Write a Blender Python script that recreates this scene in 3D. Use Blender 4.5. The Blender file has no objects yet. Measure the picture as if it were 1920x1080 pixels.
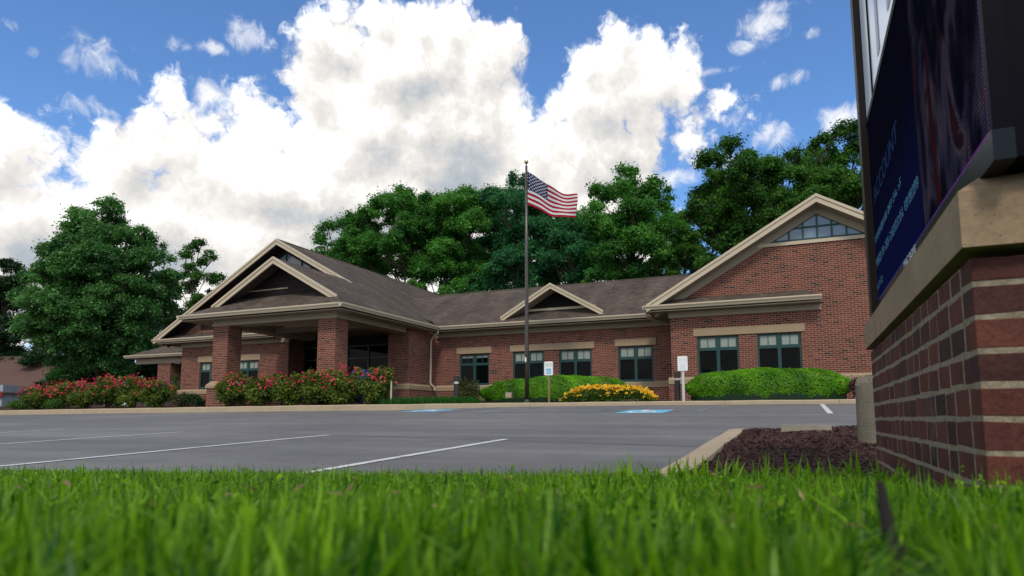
import bpy, math, random
import numpy as np
from mathutils import Vector
rnd = random.Random(7)
rng = np.random.default_rng(7)
SC = bpy.context.scene
COL = SC.collection
PI = math.pi

# ------------------------------------------------------------------ camera
TH = math.radians(23.39)      # the view looks this far left of the building's depth axis
PITCH = math.radians(6.67)
cam_d = bpy.data.cameras.new('camera')
cam = bpy.data.objects.new('camera', cam_d); COL.objects.link(cam)
cam.location = (0, 0, 0)
cam.rotation_euler = (PI/2 + PITCH, 0, TH)
cam_d.sensor_width = 36.0
cam_d.lens = 36.0*1240/1920
cam_d.shift_y = 100/1920
cam_d.clip_start = 0.02
cam_d.clip_end = 2000
cam_d.dof.use_dof = True
cam_d.dof.focus_distance = 8.5
cam_d.dof.aperture_fstop = 6.0
SC.camera = cam

# ------------------------------------------------------------------ light
SUN_EL, SUN_AZ = math.radians(50), math.radians(162)   # azimuth from +y towards +x
sun_d = bpy.data.lights.new('sun', 'SUN'); sun_d.energy = 1.75; sun_d.angle = math.radians(10)
sun_d.color = (1.0, 0.92, 0.80)
sun = bpy.data.objects.new('sun', sun_d); COL.objects.link(sun)
_d = Vector((math.sin(SUN_AZ)*math.cos(SUN_EL), math.cos(SUN_AZ)*math.cos(SUN_EL), math.sin(SUN_EL)))
sun.rotation_euler = _d.to_track_quat('Z', 'Y').to_euler()
SC.view_settings.view_transform = 'Standard'
SC.view_settings.look = 'None'
SC.view_settings.exposure = 0.15
SC.view_settings.gamma = 1.0
SC.cycles.max_bounces = 8
SC.cycles.transparent_max_bounces = 12

# ------------------------------------------------------------------ node helpers
class NT:
    def __init__(s, tree): s.t = tree
    def n(s, typ, **kw):
        nd = s.t.nodes.new(typ)
        for k, v in kw.items():
            if k.startswith('i_'):
                nd.inputs[k[2:].replace('_', ' ')].default_value = v
            else: setattr(nd, k, v)
        return nd
    def l(s, a, b): s.t.links.new(a, b)
    def put(s, sock, v):
        if isinstance(v, (int, float)): sock.default_value = v
        elif isinstance(v, tuple): sock.default_value = v
        else: s.l(v, sock)
    def m(s, op, a, b=None, c=None, clamp=False):
        nd = s.t.nodes.new('ShaderNodeMath'); nd.operation = op; nd.use_clamp = clamp
        s.put(nd.inputs[0], a)
        if b is not None: s.put(nd.inputs[1], b)
        if c is not None: s.put(nd.inputs[2], c)
        return nd.outputs[0]
    def v(s, op, a, b=None, out=0):
        nd = s.t.nodes.new('ShaderNodeVectorMath'); nd.operation = op
        s.put(nd.inputs[0], a)
        if b is not None: s.put(nd.inputs[1], b)
        return nd.outputs['Value'] if out == 'v' else nd.outputs[0]
    def ramp(s, f, stops, interp='LINEAR'):
        nd = s.t.nodes.new('ShaderNodeValToRGB'); cr = nd.color_ramp; cr.interpolation = interp
        while len(cr.elements) < len(stops): cr.elements.new(0.5)
        for e, (p, c) in zip(cr.elements, stops): e.position = p; e.color = c if len(c) == 4 else (*c, 1)
        s.l(f, nd.inputs[0]); return nd.outputs[0]
    def mix(s, f, a, b, mode='MIX'):
        nd = s.t.nodes.new('ShaderNodeMix'); nd.data_type = 'RGBA'; nd.blend_type = mode
        s.put(nd.inputs[0], f); s.put(nd.inputs[6], a if not isinstance(a, tuple) else (*a[:3], 1)); s.put(nd.inputs[7], b if not isinstance(b, tuple) else (*b[:3], 1))
        return nd.outputs[2]
    def noise(s, vec, scale, detail=4, rough=0.5, out='Fac', dist=0.0, dim='3D'):
        nd = s.t.nodes.new('ShaderNodeTexNoise'); nd.noise_dimensions = dim; nd.inputs['Scale'].default_value = scale
        nd.inputs['Detail'].default_value = detail; nd.inputs['Roughness'].default_value = rough
        nd.inputs['Distortion'].default_value = dist
        if vec is not None: s.l(vec, nd.inputs['Vector'])
        return nd.outputs[out]
    def smooth(s, f, lo, hi, a=0.0, b=1.0):
        nd = s.t.nodes.new('ShaderNodeMapRange'); nd.interpolation_type = 'SMOOTHSTEP'
        s.put(nd.inputs[0], f); nd.inputs[1].default_value = lo; nd.inputs[2].default_value = hi
        nd.inputs[3].default_value = a; nd.inputs[4].default_value = b
        return nd.outputs[0]

# ------------------------------------------------------------------ sky
# cumulus banks: azimuth, elevation, half width, half height (degrees)
BLOBS = [(-10.08, 27.59, 2.86, 3.33), (-10.65, 23.81, 2.3, 2.47), (-51.11, 20.66, 3.4, 2.31), (-41.74, 21.4, 2.6, 3.28), (-47.91, 22.96, 1.6, 1.55), (-62.81, 17.34, 3.88, 3.8), (-60.83, 18.87, 1.82, 1.76), (-61.88, 12.88, 4.66, 4.29), (-55.02, 18.6, 3.48, 3.01), (-52.56, 22.69, 1.48, 2.42), (-48.9, 19.24, 5.46, 3.18), (-45.01, 22.81, 3.13, 3.09), (-45.25, 18.92, 6.58, 4.09), (-40.35, 25.21, 2.75, 4.76), (-39.42, 30.17, 3.85, 2.8), (-42.44, 27.49, 1.75, 1.07), (-37.58, 23.47, 5.43, 5.73), (-32.6, 28.91, 6.17, 4.49), (-36.0, 31.67, 3.28, 1.48), (-29.98, 30.42, 3.63, 3.27), (-26.08, 29.39, 4.0, 3.34), (-28.2, 23.63, 7.15, 6.72), (-35.59, 17.69, 11.25, 5.21), (-24.35, 19.83, 6.66, 6.55), (-19.06, 23.65, 3.35, 2.53), (-16.37, 26.85, 2.87, 3.43), (-13.46, 29.25, 4.03, 2.64), (-10.63, 29.2, 2.33, 1.73), (-15.75, 21.83, 6.12, 4.26), (-11.89, 25.95, 2.7, 2.42), (-19.58, 18.47, 7.09, 3.53), (-52.03, 13.98, 10.94, 3.99), (-42.1, 14.17, 10.53, 4.72), (-28.59, 15.77, 12.05, 5.37), (-58.2, 13.11, 5.44, 3.74), (-15.33, 18.78, 5.13, 3.06), (-53.54, 8.98, 14.7, 5.17), (-35.4, 10.14, 18.27, 5.83), (-19.15, 13.99, 9.31, 5.42), (-63.34, 9.41, 5.55, 5.64), (-12.96, 20.39, 2.78, 2.14), (-50.6, 21.72, 2.29, 1.92), (-12.56, 27.41, 3.99, 2.78), (-6.47, 24.09, 2.57, 1.13), (-4.66, 25.19, 1.31, 0.71), (-8.32, 22.77, 1.62, 1.24)]
GREYS = [(-27.7, 20.65, 8.05, 6.49, 0.42), (-14.28, 24.27, 5.17, 2.49, 0.15), (-39.13, 16.14, 10.47, 3.89, 0.38), (-59.99, 11.71, 6.11, 3.68, 0.4), (-51.94, 12.37, 6.56, 2.81, 0.38), (-32.06, 25.95, 3.79, 3.66, 0.16), (-19.98, 28.19, 2.91, 3.19, 0.0), (-16.68, 22.72, 4.27, 2.12, 0.16), (-40.37, 25.61, 2.67, 2.37, 0.12), (-55.07, 21.99, 2.1, 2.56, 0.3), (-44.47, 20.25, 6.26, 4.07, -0.25), (-18.65, 16.68, 7.04, 3.12, -0.15), (-47.19, 8.65, 19.23, 5.05, 0.12), (-57.18, 17.44, 3.97, 2.23, -0.1)]
WISPS = [(-56.74, 25.65, 2.56, 1.73, 0.62), (-46.41, 29.36, 1.75, 1.38, 0.95), (-49.01, 28.06, 1.4, 0.58, 0.75), (-51.57, 27.81, 0.99, 0.64, 0.55), (-57.5, 21.99, 2.0, 0.93, 0.6), (-49.22, 24.85, 1.58, 1.8, 0.8), (-51.55, 24.59, 1.51, 1.11, 0.6), (-62.35, 26.18, 0.75, 0.45, 0.35), (-61.0, 24.92, 0.62, 0.4, 0.5), (-1.39, 30.2, 2.62, 1.22, 0.85), (-0.05, 31.32, 2.08, 0.63, 0.7), (-2.96, 29.06, 1.72, 0.74, 0.8), (-0.96, 22.17, 1.73, 1.27, 0.85), (3.87, 22.56, 2.1, 1.29, 0.85), (-8.86, 19.89, 2.24, 0.85, 0.85), (-5.49, 21.03, 2.61, 0.91, 0.7), (-4.99, 27.69, 3.08, 0.38, 0.5), (0.49, 26.15, 2.04, 0.6, 0.5), (-2.99, 23.78, 1.7, 0.79, 0.4), (-61.35, 17.67, 1.2, 1.41, 0.5), (2.29, 29.06, 0.96, 0.43, 0.35)]
def build_world():
    w = bpy.data.worlds.new('World'); SC.world = w; w.use_nodes = True
    w.node_tree.nodes.clear()
    # density group: vector (azimuth, elevation) -> cloud depth in degrees
    g = bpy.data.node_groups.new('cloud_depth', 'ShaderNodeTree')
    g.interface.new_socket('P', in_out='INPUT', socket_type='NodeSocketVector')
    g.interface.new_socket('Depth', in_out='OUTPUT', socket_type='NodeSocketFloat')
    G = NT(g)
    gi = g.nodes.new('NodeGroupInput'); go = g.nodes.new('NodeGroupOutput')
    P = gi.outputs[0]
    wn = g.nodes.new('ShaderNodeTexNoise'); wn.noise_dimensions = '2D'; wn.inputs['Scale'].default_value = .22; wn.inputs['Detail'].default_value = 3
    G.l(P, wn.inputs['Vector'])
    warp = G.v('MULTIPLY', G.v('SUBTRACT', wn.outputs['Color'], (.5, .5, .5)), (2.3, 1.9, 0))
    Q = G.v('ADD', P, warp)
    D = None
    for (a, e, ra, re) in BLOBS:
        r = min(ra, re)
        q = G.v('MULTIPLY', G.v('SUBTRACT', Q, (a, e, 0)), (1/ra, 1/re, 0))
        ln = G.v('LENGTH', q, out='v')
        s = G.m('MULTIPLY_ADD', ln, -r, r)
        if D is None: D = s
        else:
            nd = g.nodes.new('ShaderNodeMath'); nd.operation = 'SMOOTH_MAX'
            G.l(D, nd.inputs[0]); G.l(s, nd.inputs[1]); nd.inputs[2].default_value = .9; D = nd.outputs[0]
    # unseen scattered cloud added outside the view, its cover set for whiter ambient light
    sep = g.nodes.new('ShaderNodeSeparateXYZ'); G.l(P, sep.inputs[0])
    away = G.smooth(G.m('ABSOLUTE', G.m('ADD', sep.outputs[0], 20.0)), 46, 60)
    gen = G.m('MULTIPLY_ADD', G.noise(P, .035, 3, .5, dim='2D'), 40.0, -18.0)
    gen = G.m('SUBTRACT', gen, G.m('MULTIPLY_ADD', away, -30.0, 30.0))
    D = G.m('MAXIMUM', D, gen)
    D = G.m('MINIMUM', D, 6.0)
    vo = g.nodes.new('ShaderNodeTexVoronoi'); vo.feature = 'F1'; vo.voronoi_dimensions = '2D'; vo.inputs['Scale'].default_value = .42
    vo.inputs['Detail'].default_value = 3.0; vo.inputs['Roughness'].default_value = .55; vo.inputs['Lacunarity'].default_value = 2.3
    wn2 = g.nodes.new('ShaderNodeTexNoise'); wn2.noise_dimensions = '2D'; wn2.inputs['Scale'].default_value = .9; wn2.inputs['Detail'].default_value = 5
    G.l(P, wn2.inputs['Vector'])
    P2 = G.v('ADD', P, G.v('MULTIPLY', G.v('SUBTRACT', wn2.outputs['Color'], (.5, .5, .5)), (1.5, 1.3, 0)))
    G.l(P2, vo.inputs['Vector'])
    fb = G.noise(P2, .36, 6, .54, dim='2D')
    D = G.m('ADD', D, G.m('MULTIPLY_ADD', vo.outputs['Distance'], -1.35, .80))
    D = G.m('ADD', D, G.m('MULTIPLY_ADD', fb, 3.6, -1.15))
    G.l(D, go.inputs[0])

    W = NT(w.node_tree)
    tc = W.n('ShaderNodeTexCoord')
    sp = W.n('ShaderNodeSeparateXYZ'); W.l(W.v('NORMALIZE', tc.outputs['Generated']), sp.inputs[0])
    az = W.m('MULTIPLY', W.m('ARCTAN2', sp.outputs[0], sp.outputs[1]), 57.2958)
    el = W.m('MULTIPLY', W.m('ARCSINE', sp.outputs[2]), 57.2958)
    cb = W.n('ShaderNodeCombineXYZ'); W.l(az, cb.inputs[0]); W.l(el, cb.inputs[1])
    def dens(off):
        nd = W.n('ShaderNodeGroup'); nd.node_tree = g
        W.l(W.v('ADD', cb.outputs[0], off) if off else cb.outputs[0], nd.inputs[0])
        return nd.outputs[0]
    d0 = dens(None); d1 = dens((-.9, 1.5, 0)); 
    mask = W.smooth(d0, -.35, 1.25)
    # light from the upper left: thinner towards the light is brighter
    rel = W.m('SUBTRACT', d0, d1)
    big = W.noise(cb.outputs[0], .12, 2, .45, dim='2D')
    bell = None
    for (a, e, ra, re, k) in GREYS:
        q = W.v('MULTIPLY', W.v('SUBTRACT', cb.outputs[0], (a, e, 0)), (1/ra, 1/re, 0))
        s = W.smooth(W.v('LENGTH', q, out='v'), 0.0, 1.0, k, 0.0)
        bell = s if bell is None else W.m('ADD', bell, s)
    sh = W.m('MULTIPLY_ADD', rel, .13, .655)
    sh = W.m('SUBTRACT', sh, bell)
    sh = W.m('ADD', sh, W.m('MULTIPLY_ADD', big, .5, -.25))
    edge = W.smooth(d0, 0.2, 2.6, .12, 0.0)
    sh = W.m('ADD', sh, edge)
    colr = W.ramp(sh, [(0.0, (.40, .445, .50)), (.26, (.50, .53, .56)), (.46, (.68, .665, .65)), (.64, (.83, .80, .77)), (.82, (1.02, 1.0, .97)), (1.0, (1.25, 1.25, 1.24))])
    # thin wisps
    tn = W.noise(cb.outputs[0], .55, 7, .62, dist=.4, dim='2D')
    thin = None
    for (a, e, ra, re, k) in WISPS:
        q = W.v('MULTIPLY', W.v('SUBTRACT', cb.outputs[0], (a, e, 0)), (1/ra, 1/re, 0))
        s = W.smooth(W.v('LENGTH', q, out='v'), 0.1, 1.5, k, 0.0)
        thin = s if thin is None else W.m('MAXIMUM', thin, s)
    thin0 = thin
    thin = W.smooth(W.m('ADD', thin, W.m('MULTIPLY_ADD', tn, 1.9, -1.13)), .0, 1.05, 0, .95)
    thin = W.m('MULTIPLY', thin, W.smooth(thin0, 0.0, .12))
    sky = W.n('ShaderNodeTexSky'); sky.sky_type = 'NISHITA'; sky.sun_disc = False
    sky.sun_elevation = SUN_EL; sky.sun_rotation = SUN_AZ; sky.air_density = 1.0; sky.dust_density = .4; sky.ozone_density = 2.0
    skb = W.n('ShaderNodeBackground'); skb.inputs[1].default_value = 0.12
    skc = W.mix(1.0, sky.outputs[0], (.80, 1.10, 1.42), 'MULTIPLY')
    W.l(skc, skb.inputs[0])
    clb = W.n('ShaderNodeBackground'); W.l(colr, clb.inputs[0]); clb.inputs[1].default_value = 1.0
    thb = W.n('ShaderNodeBackground'); thb.inputs[0].default_value = (.92, .93, .95, 1); thb.inputs[1].default_value = 1.0
    m1 = W.n('ShaderNodeMixShader'); W.l(thin, m1.inputs[0]); W.l(skb.outputs[0], m1.inputs[1]); W.l(thb.outputs[0], m1.inputs[2])
    up = W.smooth(el, -1.0, 1.0)
    m2 = W.n('ShaderNodeMixShader'); W.l(W.m('MULTIPLY', mask, up), m2.inputs[0]); W.l(m1.outputs[0], m2.inputs[1]); W.l(clb.outputs[0], m2.inputs[2])
    out = W.n('ShaderNodeOutputWorld'); W.l(m2.outputs[0], out.inputs[0])
    w.cycles.sampling_method = 'MANUAL'; w.cycles.sample_map_resolution = 512
build_world()
# ------------------------------------------------------------------ materials
def mat(name, build, **kw):
    m = bpy.data.materials.new(name); m.use_nodes = True
    m.node_tree.nodes.clear()
    N = NT(m.node_tree)
    out = N.n('ShaderNodeOutputMaterial')
    r = build(N)
    N.l(r, out.inputs[0])
    return m
def principled(N, col, rough=.6, spec=.3, normal=None, metal=0.0, **kw):
    p = N.n('ShaderNodeBsdfPrincipled')
    N.put(p.inputs['Base Color'], (*col, 1) if isinstance(col, tuple) else col)
    N.put(p.inputs['Roughness'], rough); p.inputs['Specular IOR Level'].default_value = spec
    p.inputs['Metallic'].default_value = metal
    if normal is not None: N.l(normal, p.inputs['Normal'])
    return p
def bump(N, h, strength=.3, dist=.01):
    b = N.n('ShaderNodeBump'); b.inputs['Strength'].default_value = strength; b.inputs['Distance'].default_value = dist
    N.l(h, b.inputs['Height']); return b.outputs[0]
def objc(N): return N.n('ShaderNodeTexCoord').outputs['Object']
def uvc(N): return N.n('ShaderNodeUVMap').outputs[0]

def plain(name, col, rough=.6, var=.15, scale=3.0, spec=.3, metal=0.0, bmp=0.0):
    def b(N):
        c = objc(N)
        n = N.noise(c, scale, 6, .6)
        k = N.m('MULTIPLY_ADD', n, var*2, 1-var)
        h = N.n('ShaderNodeHueSaturation'); h.inputs['Color'].default_value = (*col, 1); N.l(k, h.inputs['Value'])
        nm = bump(N, N.noise(c, scale*12, 4, .6), bmp, .01) if bmp else None
        return principled(N, h.outputs[0], rough, spec, nm, metal).outputs[0]
    return mat(name, b)

def brick_mat(name, tone=1.0, weather=.25):
    def b(N):
        uv = uvc(N)
        wob = N.noise(uv, 1.3, 2, .5, out='Color')
        uvw = N.v('ADD', uv, N.v('MULTIPLY', N.v('SUBTRACT', wob, (.5, .5, .5)), (.006, .006, 0)))
        bt = N.n('ShaderNodeTexBrick'); bt.offset = .5; bt.squash = 1.0
        N.l(uvw, bt.inputs['Vector'])
        bt.inputs['Color1'].default_value = (0, 0, 0, 1); bt.inputs['Color2'].default_value = (1, 1, 1, 1)
        bt.inputs['Mortar'].default_value = (.5, .5, .5, 1)
        bt.inputs['Scale'].default_value = 1.0; bt.inputs['Mortar Size'].default_value = .0062
        bt.inputs['Mortar Smooth'].default_value = .15; bt.inputs['Bias'].default_value = 0.0
        bt.inputs['Brick Width'].default_value = .2033; bt.inputs['Row Height'].default_value = .0667
        t = tone
        col = N.ramp(bt.outputs['Color'], [(0, (.030*t, .016*t, .014*t)), (.05, (.045*t, .020*t, .017*t)), (.12, (.115*t, .032*t, .020*t)), (.4, (.155*t, .041*t, .024*t)), (.65, (.19*t, .051*t, .030*t)), (.85, (.135*t, .034*t, .024*t)), (1, (.23*t, .072*t, .044*t))])
        n = N.noise(uv, .7, 5, .6)
        n2 = N.noise(uv, 30, 4, .6)
        k = N.m('ADD', N.m('MULTIPLY_ADD', n, weather*1.6, 1-weather*.8), N.m('MULTIPLY_ADD', n2, .3, -.15))
        h = N.n('ShaderNodeHueSaturation'); N.l(col, h.inputs['Color']); N.l(k, h.inputs['Value'])
        mk = N.m('MULTIPLY_ADD', n2, .3, .85)
        mm = N.mix(1.0, (.37, .27, .205), mk, 'MULTIPLY')
        c = N.mix(bt.outputs['Fac'], h.outputs[0], mm)
        nm = bump(N, N.m('ADD', N.m('MULTIPLY', bt.outputs['Fac'], -1.0), N.m('MULTIPLY', n2, .25)), .5, .006)
        return principled(N, c, .85, .25, nm).outputs[0]
    return mat(name, b)
def shingle_mat(name):
    def b(N):
        uv = uvc(N)
        bt = N.n('ShaderNodeTexBrick'); bt.offset = .37; N.l(uv, bt.inputs['Vector'])
        bt.inputs['Color1'].default_value = (.72, .72, .72, 1); bt.inputs['Color2'].default_value = (1.20, 1.20, 1.20, 1)
        bt.inputs['Mortar'].default_value = (.42, .42, .42, 1)
        bt.inputs['Scale'].default_value = 1; bt.inputs['Mortar Size'].default_value = .006; bt.inputs['Brick Width'].default_value = .24
        bt.inputs['Row Height'].default_value = .135
        n = N.noise(uv, .45, 6, .62); n2 = N.noise(uv, 40, 3, .6)
        st = N.v('MULTIPLY', uv, (1.6, .16, 0)); n3 = N.noise(st, 1.0, 5, .6)
        c = N.ramp(N.m('MULTIPLY_ADD', n3, .5, N.m('MULTIPLY', n, .5)), [(.3, (.056, .043, .034)), (.5, (.096, .075, .059)), (.7, (.146, .116, .091))])
        c = N.mix(1.0, c, bt.outputs['Color'], 'MULTIPLY')
        c = N.mix(1.0, c, N.m('MULTIPLY_ADD', n2, .6, .7), 'MULTIPLY')
        nm = bump(N, N.m('MULTIPLY_ADD', bt.outputs['Fac'], -1.0, n2), .5, .012)
        return principled(N, c, .9, .2, nm).outputs[0]
    return mat(name, b)
def leaf_mat(name, c0, c1, trans=.35, rough=.55, hue=0.0):
    def b(N):
        at = N.n('ShaderNodeAttribute'); at.attribute_name = 'tint'
        c = N.mix(at.outputs['Fac'], c0, c1)
        p = principled(N, c, rough, .25)
        tr = N.n('ShaderNodeBsdfTranslucent'); N.l(N.mix(1.0, c, (1.25, 1.35, .6), 'MULTIPLY'), tr.inputs[0])
        mx = N.n('ShaderNodeMixShader'); mx.inputs[0].default_value = trans
        N.l(p.outputs[0], mx.inputs[1]); N.l(tr.outputs[0], mx.inputs[2])
        return mx.outputs[0]
    return mat(name, b)
M = {}
M['brick'] = brick_mat('brick')
M['shingle'] = shingle_mat('shingle')
M['cream'] = plain('cream_paint', (.54, .45, .325), .5, .10, 1.2)
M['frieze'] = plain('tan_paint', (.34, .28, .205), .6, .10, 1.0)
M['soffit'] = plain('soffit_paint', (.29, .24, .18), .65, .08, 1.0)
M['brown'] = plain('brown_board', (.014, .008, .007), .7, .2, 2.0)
M['stone'] = plain('cast_stone', (.34, .255, .16), .8, .18, 2.2, .2, 0, .25)
M['teal'] = plain('teal_frame', (.020, .062, .060), .45, .12, 3)
M['louver'] = plain('dark_louver', (.018, .016, .016), .6, .2, 3)
M['dark_metal'] = plain('dark_bronze_metal', (.028, .024, .022), .4, .2, 3, .5)
M['blind'] = plain('blind_fabric', (.27, .31, .27), .25, .15, 6, .5)
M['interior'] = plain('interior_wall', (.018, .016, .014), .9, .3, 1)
M['clerestory'] = plain('frosted_glass', (.20, .25, .29), .12, .12, .9, .7)
M['bark'] = plain('bark', (.060, .047, .036), .9, .35, 6, .2, 0, .5)
M['white_paint'] = plain('white_paint', (.80, .80, .78), .5, .05, 3)
M['steel'] = plain('weathered_steel', (.22, .20, .18), .45, .2, 5, .5, .6)
M['conc'] = plain('kerb_concrete', (.40, .32, .215), .85, .22, 2.6, .2, 0, .4)
M['oldconc'] = plain('old_concrete', (.19, .17, .125), .9, .4, 7, .2, 0, .9)
M['red_trim'] = plain('red_trim', (.28, .012, .022), .5, .1, 3)
M['siding'] = plain('grey_siding', (.33, .36, .42), .6, .08, 2)
M['brown_roof'] = plain('brown_shingle', (.115, .068, .055), .9, .2, 5)
M['mailbox'] = plain('blue_enamel', (.010, .050, .17), .35, .1, 3, .5)
M['bronze_pole'] = plain('bronze_pole', (.085, .072, .062), .35, .15, 2, .5, .5)
M['gold'] = plain('gilt', (.45, .38, .24), .3, .1, 3, .5, .8)
M['wire'] = plain('black_cable', (.012, .012, .012), .6)
M['lens'] = plain('bollard_lens', (.6, .6, .58), .2, .05, 3, .6)
M['blue_paint'] = plain('blue_vinyl', (.10, .38, .66), .5, .08, 6)
M['text_grey'] = plain('grey_lettering', (.24, .30, .27), .6, .1, 6)
def glass(N):
    wav = N.noise(objc(N), 1.2, 2, .5)
    return principled(N, (.003, .004, .004), .03, .09, bump(N, wav, .04, .02)).outputs[0]
M['glass'] = mat('window_glass', glass)
def asphalt(N):
    c = objc(N)
    n1 = N.noise(c, .22, 5, .6); n2 = N.noise(c, 2.2, 5, .65); n3 = N.noise(c, 150, 3, .7)
    sx = N.v('MULTIPLY', c, (.12, 1.1, 1)); st = N.noise(sx, 1.0, 5, .6)
    f = N.m('ADD', N.m('MULTIPLY', n1, .35), N.m('ADD', N.m('MULTIPLY', n2, .15), N.m('ADD', N.m('MULTIPLY', n3, .28), N.m('MULTIPLY', st, .30))))
    col = N.ramp(f, [(.30, (.072, .070, .068)), (.50, (.140, .135, .130)), (.72, (.27, .26, .248))])
    # oil drips in the stalls and faint tyre tracks
    ns = N.noise(c, 1.1, 4, .6); stain = N.smooth(ns, .62, .74, 1.0, .72)
    tr = N.noise(N.v('MULTIPLY', c, (.10, 2.6, 1)), 1.0, 3, .5); col = N.mix(1.0, col, N.m('MULTIPLY', stain, N.smooth(tr, .55, .72, 1.0, .84)), 'MULTIPLY')
    spk = N.noise(c, 420, 2, .6); col = N.mix(1.0, col, N.m('MULTIPLY_ADD', spk, 1.0, .5), 'MULTIPLY')
    vo = N.n('ShaderNodeTexVoronoi'); vo.inputs['Scale'].default_value = 90; N.l(c, vo.inputs['Vector'])
    nm = bump(N, N.m('ADD', n3, vo.outputs['Distance']), .55, .006)
    return principled(N, col, N.m('MULTIPLY_ADD', n1, .2, .58), .4, nm).outputs[0]
M['asphalt'] = mat('asphalt', asphalt)
def worn(name, col, lo=.42, hi=.56):
    def b(N):
        c = objc(N)
        n = N.m('ADD', N.m('MULTIPLY', N.noise(c, 3.0, 6, .7), .55), N.m('MULTIPLY', N.noise(c, 60, 3, .7), .45))
        f = N.smooth(n, lo, hi)
        cc = N.mix(f, (.13, .13, .14), col)
        return principled(N, cc, .65, .3, bump(N, N.noise(c, 150, 3, .7), .4, .004)).outputs[0]
    return mat(name, b)
M['line_white'] = worn('worn_white_line', (.62, .62, .60), .34, .48)
M['line_blue'] = worn('worn_blue_line', (.16, .34, .42), .44, .62)
M['sym_blue'] = worn('pavement_blue', (.16, .46, .66), .30, .42)
M['sym_white'] = worn('pavement_white', (.80, .82, .84), .25, .36)
M['crack'] = plain('crack_sealer', (.035, .035, .037), .6, .3, 5)
def mulch(N):
    c = objc(N)
    vo = N.n('ShaderNodeTexVoronoi'); vo.inputs['Scale'].default_value = 38; N.l(N.v('MULTIPLY', c, (1, 1, 1)), vo.inputs['Vector'])
    n = N.noise(c, 8, 5, .7)
    sp = N.n('ShaderNodeSeparateXYZ'); N.l(vo.outputs['Color'], sp.inputs[0])
    col = N.ramp(N.m('ADD', N.m('MULTIPLY', sp.outputs[0], .6), N.m('MULTIPLY', n, .5)), [(.2, (.020, .009, .007)), (.55, (.060, .027, .021)), (.9, (.13, .066, .050))])
    return principled(N, col, .9, .2, bump(N, N.m('ADD', vo.outputs['Distance'], n), .9, .03)).outputs[0]
M['mulch'] = mat('mulch', mulch)
def soil(N):
    c = objc(N)
    n = N.noise(c, 6, 6, .7)
    return principled(N, N.ramp(n, [(.3, (.018, .028, .010)), (.6, (.035, .055, .015)), (.8, (.05, .05, .022))]), .95, .1).outputs[0]
M['soil'] = mat('lawn_soil', soil)
def far_ground(N):
    c = objc(N)
    n = N.noise(c, .3, 6, .6)
    return principled(N, N.ramp(n, [(.3, (.03, .06, .015)), (.7, (.05, .09, .025))]), .95, .1).outputs[0]
M['ground'] = mat('far_ground', far_ground)

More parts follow.
